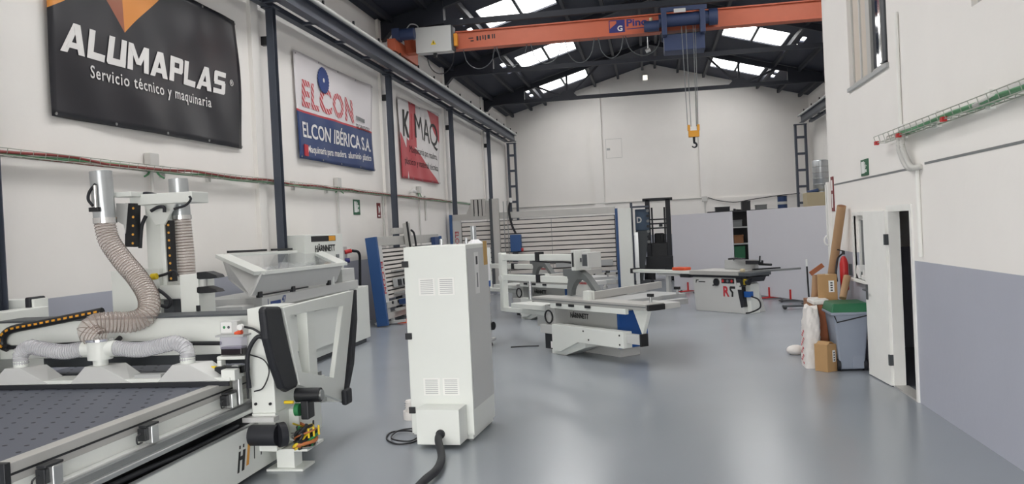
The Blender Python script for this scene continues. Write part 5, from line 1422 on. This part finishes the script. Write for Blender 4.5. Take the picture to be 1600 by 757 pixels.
# ------------------------------------------------------------------ shelving and things at the back right
YS = 31.0
sh = thing('shelving_unit', 'dark steel shelving unit behind the white panels', 'shelf', (4.3,YS+0.3,0))
P_ = lambda mb, n, m_, p=None, **k: mb.build(n, m_, p or sh, world=True, **k)
for x in (2.1, 3.6, 5.1, 6.6):
    for y in (YS, YS+0.6): P_(MB().box(x-0.03,x+0.03,y-0.03,y+0.03,0,2.28),'upright','shelf_dark')
for z in (0.35, 1.05, 1.65, 2.24): P_(MB().box(2.06,6.64,YS-0.04,YS+0.64,z,z+0.05),'shelf','light_grey' if z in (1.05,1.65) else 'shelf_dark')
P_(MB().box(2.06,6.64,YS+0.6,YS+0.62,0.2,2.24),'back_sheet','shelf_dark')
bxs = [('storage_box',2.35,2.85,2.29,2.45,'fork_black','flat black box on top of the shelving above the left white panel'),
       ('storage_case',3.28,3.58,2.29,2.62,'shelf_dark','upright dark case on the shelving above the panel gap'),
       ('storage_box',3.78,4.15,2.29,2.46,'mid_grey','grey box on top of the shelving above the right white panel')]
for n_, x0, x1, z0, z1, m_, lb in bxs:
    t = thing(n_, lb, 'box', ((x0+x1)/2,YS+0.3,z0), 0)
    MB().box(-(x1-x0)/2,(x1-x0)/2,-0.2,0.2,0.0,z1-z0-0.03).build('body',m_,t,bevel=0.01)
    MB().box(-(x1-x0)/2-0.01,(x1-x0)/2+0.01,-0.21,0.21,z1-z0-0.03,z1-z0).build('lid',m_,t,bevel=0.006)
t = thing('oil_drum','dark blue drum with pale band on top of the shelving','drum',(4.72,YS+0.3,2.29))
MB().cyl((0,0,0),(0,0,0.42),0.17,n=20).build('body','deep_blue',t)
MB().cyl((0,0,0.14),(0,0,0.24),0.172,n=20).build('label_band','machine_grey',t)
MB().cyl((0,0,0.42),(0,0,0.45),0.175,n=20).build('lid','fork_black',t)
t = thing('folded_tool','thin black tool lying on top of the shelving','tool',(3.18,YS+0.2,2.29))
MB().beam((-0.15,0,0.03),(0.08,0,0.01),0.04,0.04).build('shaft','fork_black',t); MB().box(-0.2,-0.12,-0.04,0.04,0.0,0.07).build('head','fork_black',t)
gi = [('storage_crate',2.92,3.25,1.7,1.95,'mid_grey','grey crate on the upper shelf seen between the white panels'),('jar',2.9,2.98,1.95,2.1,'cardboard_dark',''),
      ('storage_crate',2.95,3.28,1.1,1.4,'cardboard_dark','brown crate on the middle shelf seen between the white panels'),
      ('storage_crate',2.95,3.32,0.4,1.0,'green_lid','dark green crate on the low shelf seen between the white panels')]
for n_, x0, x1, z0, z1, m_, lb in gi:
    if not lb: continue
    t = thing(n_, lb, 'crate', ((x0+x1)/2,YS+0.25,z0), 0)
    MB().box(-(x1-x0)/2,(x1-x0)/2,-0.2,0.2,0,z1-z0-0.04).build('body',m_,t,bevel=0.01)
    MB().box(-(x1-x0)/2-0.01,(x1-x0)/2+0.01,-0.21,0.21,z1-z0-0.04,z1-z0).build('rim',m_,t)
t = thing('duct_collector','shiny metal filter canister on a beige body near the right wall','dust collector',(5.76,29.6,0))
P_ = lambda mb, n, m_, p=None, **k: mb.build(n, m_, p or t, **k)
P_(MB().box(-0.55,0.45,-0.4,0.4,1.6,2.75),'body','tan',bevel=0.02)
for x in (-0.45, 0.35):
    for y in (-0.32, 0.32): P_(MB().box(x-0.04,x+0.04,y-0.04,y+0.04,0,1.6),'leg','post_grey')
P_(MB().cyl((0,0,2.75),(0,0,2.83),0.2,n=24),'neck','galvanised')
P_(MB().lathe((0,0,0),[(0.22,2.8),(0.27,2.84),(0.27,3.78),(0.25,3.82),(0.2,3.84)],28),'canister','galvanised')
for z in (3.0, 3.2, 3.4, 3.6): P_(MB().lathe((0,0,0),[(0.272,z),(0.278,z+0.015),(0.272,z+0.03)],28),'seam','steel')
P_(MB().cyl((0.42,0.1,2.4),(0.42,0.1,4.3),0.05,n=12),'pipe','mid_grey')
P_(MB().cyl((-0.5,-0.2,2.75),(-0.15,-0.2,2.82),0.06,n=12),'blower','deep_blue')
# cable along the back wall
pts = [at(u, v, y=YB-0.12) for u, v in ((750,322),(830,325),(940,322),(1000,318),(1060,312),(1100,308))]
o = MB().tube([(p.x,YB-0.11,3.02) for p in pts],0.025,8).build('wall_conduit','conduit'); tag(o,'grey conduit running low along the back wall','conduit')
pts = [at(u, v, y=YB-0.14) for u, v in ((1106,309),(1125,314),(1150,316),(1180,311),(1215,306),(1250,302))]
o = MB().tube(spline([(p.x,YB-0.14,p.z) for p in pts],5),0.018,8).build('wall_cable','black_plastic'); tag(o,'thin black cable sagging along the back wall','cable')
p = at(1101,312,y=YB-0.1)
t = thing('wall_box','small grey electrical box low on the back wall','junction box',(p.x,YB-0.09,p.z)); MB().box(-0.12,0.12,-0.1,0.0,-0.1,0.14).build('housing','conduit',t,bevel=0.01); MB().tube([(0,-0.05,-0.1),(0,-0.05,-1.6)],0.025,8).build('drop_pipe','conduit',t)
p = at(960,232,y=YB)
t = thing('wall_plate','faint square outline plate on the back wall','plate',(p.x,YB,p.z)); MB().ring([(-0.4,-0.45),(0.35,-0.45),(0.35,0.45),(-0.4,0.45)],[(-0.38,-0.43),(0.33,-0.43),(0.33,0.43),(-0.38,0.43)],'y',-0.01,0.0).build('outline','conduit',t); MB().box(-0.36,-0.2,-0.012,0.0,-0.08,0.02).build('patch','light_grey',t)

# ------------------------------------------------------------------ office door, windows and clutter on the right
def framed(name, hole, mats):
    a0, a1, b0, b1 = hole
    fr = MB().ring([(a0,b0),(a1,b0),(a1,b1),(a0,b1)],[(a0+0.06,b0+0.06),(a1-0.06,b0+0.06),(a1-0.06,b1-0.06),(a0+0.06,b1-0.06)],'x',XO+0.05,XO+0.1)
    w = struct(fr.build(name, mats)); ROOTM[w.name] = Matrix.Identity(4); return w
w = framed('window_1', W_UP, 'dull_aluminium')
MB().box(XO+0.06,XO+0.08,10.62,W_UP[1]-0.06,W_UP[2]+0.06,W_UP[3]-0.06).build('shutter','beige',w)
MB().box(XO+0.04,XO+0.09,10.94,10.98,W_UP[2]+0.04,W_UP[3]-0.04).build('shutter_joint','machine_grey',w)
MB().box(XO+0.065,XO+0.075,9.9,10.45,W_UP[2]+0.06,W_UP[3]-0.06).build('pane','dark_glass',w)
MB().box(XO+0.03,XO+0.1,10.45,10.62,W_UP[2]+0.02,W_UP[3]-0.02).build('mullion','dull_aluminium',w,bevel=0.005)
MB().box(XO-0.02,XO+0.08,9.8,9.9,W_UP[2]+0.03,W_UP[3]-0.02).build('open_sash','chrome',w,bevel=0.01)
MB().box(XO-0.01,XO+0.09,9.68,9.8,W_UP[2]+0.03,W_UP[3]-0.02).build('sash_edge','dark_grey',w,bevel=0.01)
MB().box(XO-0.03,XO+0.06,W_UP[0]-0.03,W_UP[1]+0.03,W_UP[2]-0.05,W_UP[2]).build('sill','light_grey',w,bevel=0.004)
w = framed('window_2', W_UP2, 'dull_aluminium')
MB().box(XO+0.07,XO+0.08,W_UP2[0]+0.06,W_UP2[1]-0.06,W_UP2[2]+0.06,W_UP2[3]-0.06).build('pane','dark_glass',w)
w = framed('window_3', W_LOW, 'trim_white')
MB().box(XO+0.07,XO+0.08,W_LOW[0]+0.06,W_LOW[1]-0.06,W_LOW[2]+0.06,W_LOW[3]-0.06).build('pane','dark_glass',w)
MB().box(XO-0.06,XO+0.1,W_LOW[0]-0.03,W_LOW[1]+0.03,W_LOW[2]-0.04,W_LOW[2]+0.0).build('sill','trim_white',w,bevel=0.004)
MB().ring([(W_LOW[0]-0.05,W_LOW[2]-0.04),(W_LOW[1]+0.05,W_LOW[2]-0.04),(W_LOW[1]+0.05,W_LOW[3]+0.05),(W_LOW[0]-0.05,W_LOW[3]+0.05)],[(W_LOW[0],W_LOW[2]),(W_LOW[1],W_LOW[2]),(W_LOW[1],W_LOW[3]),(W_LOW[0],W_LOW[3])],'x',XO-0.02,XO+0.02).build('casing','trim_white',w)
MB().box(XO+0.07,XO+0.1,10.86,10.92,W_LOW[2]+0.05,W_LOW[3]-0.05).build('mullion','trim_white',w)
d0, d1 = DOOR[0], DOOR[1]
d = struct(MB().ring([(d0-0.03,-0.0),(d1+0.05,-0.0),(d1+0.05,2.03),(d0-0.03,2.03)],[(d0+0.03,0.0),(d1-0.03,0.0),(d1-0.03,1.96),(d0+0.03,1.96)],'x',XO-0.02,XO+0.1).build('door_1','trim_white'))
ROOTM[d.name] = Matrix.Identity(4)
ha, hb_ = Vector((XO-0.05,9.84,0)), Vector((XO-0.1,10.6,0))
dv = (hb_-ha).normalized(); dn = Vector((-dv.y, dv.x, 0))
M_ = Matrix(((dv.x,-dn.x,0,ha.x),(dv.y,-dn.y,0,ha.y),(0,0,1,0),(0,0,0,1)))
lf = MB(M_).box(0,0.76,0.0,0.04,0.01,1.97).build('leaf','trim_white',d,bevel=0.004)
hd = MB(M_); hd.box(0.79,0.84,-0.012,0.052,0.92,1.1); hd.cyl((0.695,0.05,1.04),(0.695,0.1,1.04),0.012,n=10); hd.cyl((0.695,0.1,1.04),(0.58,0.1,1.04),0.011,n=10)
hd2 = MB(M_); hd2.box(0.67,0.72,0.04,0.052,0.92,1.1); hd2.cyl((0.695,0.05,1.04),(0.695,0.1,1.04),0.012,n=10); hd2.cyl((0.695,0.1,1.04),(0.58,0.1,1.04),0.011,n=10)
hd2.build('handle','dark_grey',lf)
hd3 = MB(M_); hd3.box(0.67,0.72,-0.012,0.0,0.92,1.1); hd3.cyl((0.695,-0.05,1.04),(0.695,0.0,1.04),0.012,n=10); hd3.cyl((0.695,-0.05,1.04),(0.58,-0.05,1.04),0.011,n=10)
hd3.build('handle','dark_grey',lf)
for z in (0.3, 1.65): MB(M_).box(-0.02,0.02,-0.015,0.055,z-0.06,z+0.06).build('hinge','dark_grey',lf)
struct(MB().box(XO-0.02,XO+0.12,d0+0.03,d1-0.03,0.0,0.02).build('door_sill','dull_aluminium'))
t = thing('office_desk','dim desk glimpsed through the open office door','desk',(3.5,9.2,0))
MB().box(-0.5,0.5,-0.5,0.7,0.85,0.9).build('top','wood',t); MB().box(-0.45,-0.4,-0.45,0.65,0,0.85).build('panel','dark_grey',t); MB().box(0.4,0.45,-0.45,0.65,0,0.85).build('panel','dark_grey',t)
t = thing('office_monitor','dark monitor on the desk inside the office','monitor',(3.4,9.3,0.9))
MB().box(-0.02,0.02,-0.3,0.3,0.1,0.45).build('screen','black_plastic',t); MB().box(-0.08,0.08,-0.1,0.1,0,0.02).build('base','black_plastic',t); MB().box(-0.015,0.015,-0.03,0.03,0.02,0.12).build('neck','black_plastic',t)

# wheeled bin
wb = thing('wheeled_bin','grey wheeled bin with green lid beside the open door','bin',(2.375,11.05,0))
P_ = lambda mb, n, m_, p=None, **k: mb.build(n, m_, p or wb, **k)
def frustum(b0, b1, z0, z1):
    (x0,x1,y0,y1), (X0,X1,Y0,Y1) = b0, b1
    return MB()._add([(x0,y0,z0),(x1,y0,z0),(x1,y1,z0),(x0,y1,z0),(X0,Y0,z1),(X1,Y0,z1),(X1,Y1,z1),(X0,Y1,z1)],[(0,3,2,1),(4,5,6,7),(0,1,5,4),(1,2,6,5),(2,3,7,6),(3,0,4,7)])
P_(frustum((-0.13,0.16,-0.18,0.2),(-0.2,0.22,-0.26,0.28),0.02,0.72),'body','bin_grey',bevel=0.02)
P_(frustum((-0.23,0.24,-0.28,0.3),(-0.2,0.22,-0.24,0.27),0.74,0.85),'lid','green_lid',bevel=0.015)
P_(MB().box(-0.23,0.24,-0.28,0.3,0.71,0.745),'rim','bin_grey',bevel=0.008)
P_(MB().tube([(-0.2,0.3,0.78),(0.2,0.3,0.78)],0.015,8),'handle','bin_grey')
P_(MB().box(0.02,0.16,-0.2,-0.17,0.03,0.2),'wheel_arch','bin_grey',bevel=0.01)
for x in (-0.14, 0.17): P_(MB().cyl((x-0.02,-0.14,0.075),(x+0.02,-0.14,0.075),0.075,n=18),'wheel','black_rubber')
P_(MB().tube([(-0.19,-0.27,0.7),(-0.16,-0.26,0.62),(0.12,-0.26,0.68),(0.2,-0.27,0.7)],0.008,6),'liner_edge','black_plastic')
# shipping boxes and tubes
def carton(label, loc, rz, sx, sy, sz, m_='cardboard', lab=True, open_top=False):
    t = thing('cardboard_box', label, 'box', loc, rz, 'cardboard packaging by the bin')
    MB().box(-sx/2,sx/2,-sy/2,sy/2,0,sz).build('body',m_,t,bevel=0.004)
    MB().box(-0.02,0.02,-sy/2-0.001,sy/2+0.001,sz-0.0005,sz+0.001).build('tape','tan',t)
    if lab:
        l = MB().box(sx*0.05,sx*0.34,-sy/2-0.002,-sy/2,sz*0.35,sz*0.78).build('label','plastic_white',t)
        for i in range(4): MB().box(sx*0.14,sx*0.26,-sy/2-0.003,-sy/2-0.002,sz*(0.4+0.09*i),sz*(0.45+0.09*i)).build('print','print_black',l)
    if open_top:
        for s_ in (-1, 1): MB().beam((s_*sx*0.35,0,sz),(s_*sx*0.1,0,sz+0.03),sy*0.9,0.004).build('flap',m_,t)
    return t
carton('open cardboard box with white label standing on the floor by the bin',(2.09,10.93,0),R(38),0.17,0.2,0.34,open_top=True)
carton('brown carton on the stack behind the bin with printed label',(2.3,11.72,0.8),R(-8),0.24,0.2,0.36)
carton('large brown carton standing under the flat white packet behind the bin',(2.28,11.6,0),R(4),0.5,0.38,0.78,'cardboard_dark',lab=False)
t = thing('flat_packet','flat white packet lying on the brown carton','packet',(2.2,11.62,0.785))
MB().box(-0.15,0.06,-0.22,0.22,0.0,0.05).build('stack','bag_white',t,bevel=0.01); MB().box(-0.14,0.05,-0.2,0.2,0.05,0.065).build('top_sheet','plastic_white',t)
o = MB().beam((2.16,11.36,0.02),(2.16,11.395,0.78),0.1,0.03).build('terracotta_board','terracotta'); tag(o,'reddish brown board propped between the sacks and the bin','board')
def tube_roll(label, a, b_, r):
    t = thing('cardboard_tube', label, 'tube', a, 0, 'cardboard tubes by the bin')
    a, b_ = Vector(a), Vector(b_)
    MB().cyl((0,0,0), b_-a, r, n=20).build('wall','kraft_tube',t)
    d_ = (b_-a).normalized(); MB().cyl((b_-a)-d_*0.001, (b_-a)+d_*0.004, r*0.8, n=20).build('hollow','cardboard_dark',t)
    return t
ta, tb = at(1294,478,y=12.2), at(1315,322,y=12.65)
tb2 = at(1315,322,x=XO-0.1)
tube_roll('very long cardboard tube leaning against the office wall end', (ta.x,12.1,0.85), (XO-0.1,tb2.y,tb2.z), 0.058)
ta, tb = at(1337,480,y=11.35), at(1346,456,y=11.35)
tube_roll('short cardboard tube leaning beside the brown carton', (2.4,11.3,0.87), (2.5,11.45,1.14), 0.045)
tube_roll('small cardboard roll standing behind the long tube', (2.22,12.2,0.8), (2.25,12.2,1.12), 0.05)
o = MB().box(2.1,2.5,11.85,12.4,0,0.79).build('packing_crate','cardboard_dark',bevel=0.006); tag(o,'plain brown crate carrying the long cardboard tube','crate')
# sacks
t = thing('plastic_sack','tall white printed plastic sack on the floor by the box','sack',(1.97,11.3,0))
vs, fs = [], []
rs_ = random.Random(5); NS, NZ = 36, 26
for i in range(NZ):
    f_ = i/(NZ-1); z = 0.76*f_
    hx, hy = 0.09*(1-0.3*max(0, f_-0.75)/0.25), 0.2*(1-0.15*max(0, f_-0.75)/0.25)
    for j in range(NS):
        a_ = 2*math.pi*j/NS; c_, s_ = math.cos(a_), math.sin(a_)
        e_ = (abs(c_)**5+abs(s_)**5)**-0.2
        k_ = 1+0.035*math.sin(7*a_+i*0.9)+0.04*math.sin(13*a_-i*1.3)+0.05*rs_.random()
        vs.append((hx*c_*e_*k_+0.03*f_, hy*s_*e_*k_, z+(0.03*math.sin(3*a_+2)+0.02*rs_.random() if i > NZ-4 else 0)))
for i in range(NZ-1):
    for j in range(NS): fs.append((i*NS+j,i*NS+(j+1)%NS,(i+1)*NS+(j+1)%NS,(i+1)*NS+j))
sk = MB(); sk._add(vs, fs, True); sk._add(vs[-NS:],[tuple(range(NS))]); sk._add(vs[:NS],[tuple(range(NS-1,-1,-1))]); sb0 = sk.build('sack_body','bag_white',t)
for k in range(14):
    zz, yy = 0.05+0.035*k*0.9, -0.1+0.17*((k*37)%10)/10
    MB().beam((-0.096+0.0009*k,yy,zz),(-0.094+0.0009*k,yy+0.05,zz+0.012),0.006,0.014).build('print_mark','print_red',sb0)
t = thing('small_sack','small white bundle lying on the floor left of the sack','sack',(1.95,12.3,0))
MB().sphere((0,0,0.06),0.13,14,8,0.55).build('bundle','bag_white',t)
MB().tube([(0.06,0,0.07),(0.14,-0.02,0.05)],0.03,8).build('tied_end','bag_white',t)
# fire extinguisher and small things
p = at(1319,425,x=XO-0.1)
t = thing('fire_extinguisher','red fire extinguisher hanging on the office wall','extinguisher',(XO-0.1,p.y,p.z-0.25))
MB().lathe((0,0,0),[(0.045,0.0),(0.055,0.02),(0.055,0.36),(0.04,0.42),(0.02,0.46)],18).build('cylinder','red',t)
MB().cyl((0,0,0.48),(0,0,0.53),0.02,n=10).build('valve','black_plastic',t); MB().beam((0,0,0.53),(-0.08,-0.04,0.55),0.02,0.012).build('lever','black_plastic',t)
MB().tube(spline([(0,0.02,0.5),(-0.06,0.08,0.42),(-0.09,0.06,0.25),(-0.09,0.02,0.12)],5),0.012,8).build('hose','black_rubber',t)
MB().box(0.07,0.1,-0.03,0.03,0.2,0.35).build('bracket','dark_grey',t)
t = thing('tape_dispenser','white tape dispenser on the low window sill','dispenser',(XO-0.01,10.86,1.13))
MB().box(-0.05,0.05,-0.1,0.1,0,0.06).build('base','plastic_white',t,bevel=0.01); MB().cyl((-0.03,0.06,0.08),(0.03,0.06,0.08),0.05,n=16).build('roll','plastic_white',t)
t = thing('clear_tape_roll','tilted white box with dark window on the sill','box',(XO-0.0,11.2,1.13))
MB(Matrix.Translation((0,0,0.03)) @ Matrix.Rotation(R(25),4,'X')).box(-0.05,0.05,-0.08,0.08,0,0.12).build('case','plastic_white',t,bevel=0.01)
MB(Matrix.Translation((0,0,0.03)) @ Matrix.Rotation(R(25),4,'X')).box(-0.03,0.03,-0.083,-0.08,0.03,0.1).build('window','mid_grey',t)
pa, pb = at(1290,470,y=12.75), at(1300,385,y=12.8)
t = thing('push_broom','dark broom stick leaning behind the long cardboard tube','broom',(pa.x,12.75,0.0))
MB().tube([(0,0.05,0.02),(pb.x-pa.x,0.12,1.5)],0.014,8).build('handle','black_plastic',t)
MB().box(-0.2,0.15,0.02,0.1,0.0,0.05).build('brush_head','dark_grey',t)
t = thing('wooden_offcut','slanted brown wooden offcut sticking out beside the long tube','offcut',(2.25,12.06,1.2))
MB().beam((-0.1,0,-0.05),(0.07,-0.01,0.07),0.05,0.06).build('piece','terracotta',t)
t = thing('white_cord_reel','white coiled cord on the office wall corner','cord',(XO-0.06,YO-0.04,1.5))
MB().tube([(0.0,0.0,0.9),(0.0,0,0.1)],0.012,6).build('cord','plastic_white',t)
MB().tube([(0.0+0.05*math.cos(a*0.5),0.0,0.08+0.07*math.sin(a*0.5)) for a in range(14)],0.012,6).build('loop','plastic_white',t)

p0, p1 = g(798,543,0.008), g(842,541,0.008)
o = MB().tube(spline([p0, p0.lerp(p1,0.5)+Vector((0,0.03,0)), p1],6),0.012,8).build('floor_cable','black_plastic'); tag(o,'short black cable lying on the floor left of the nearer table saw','cable')
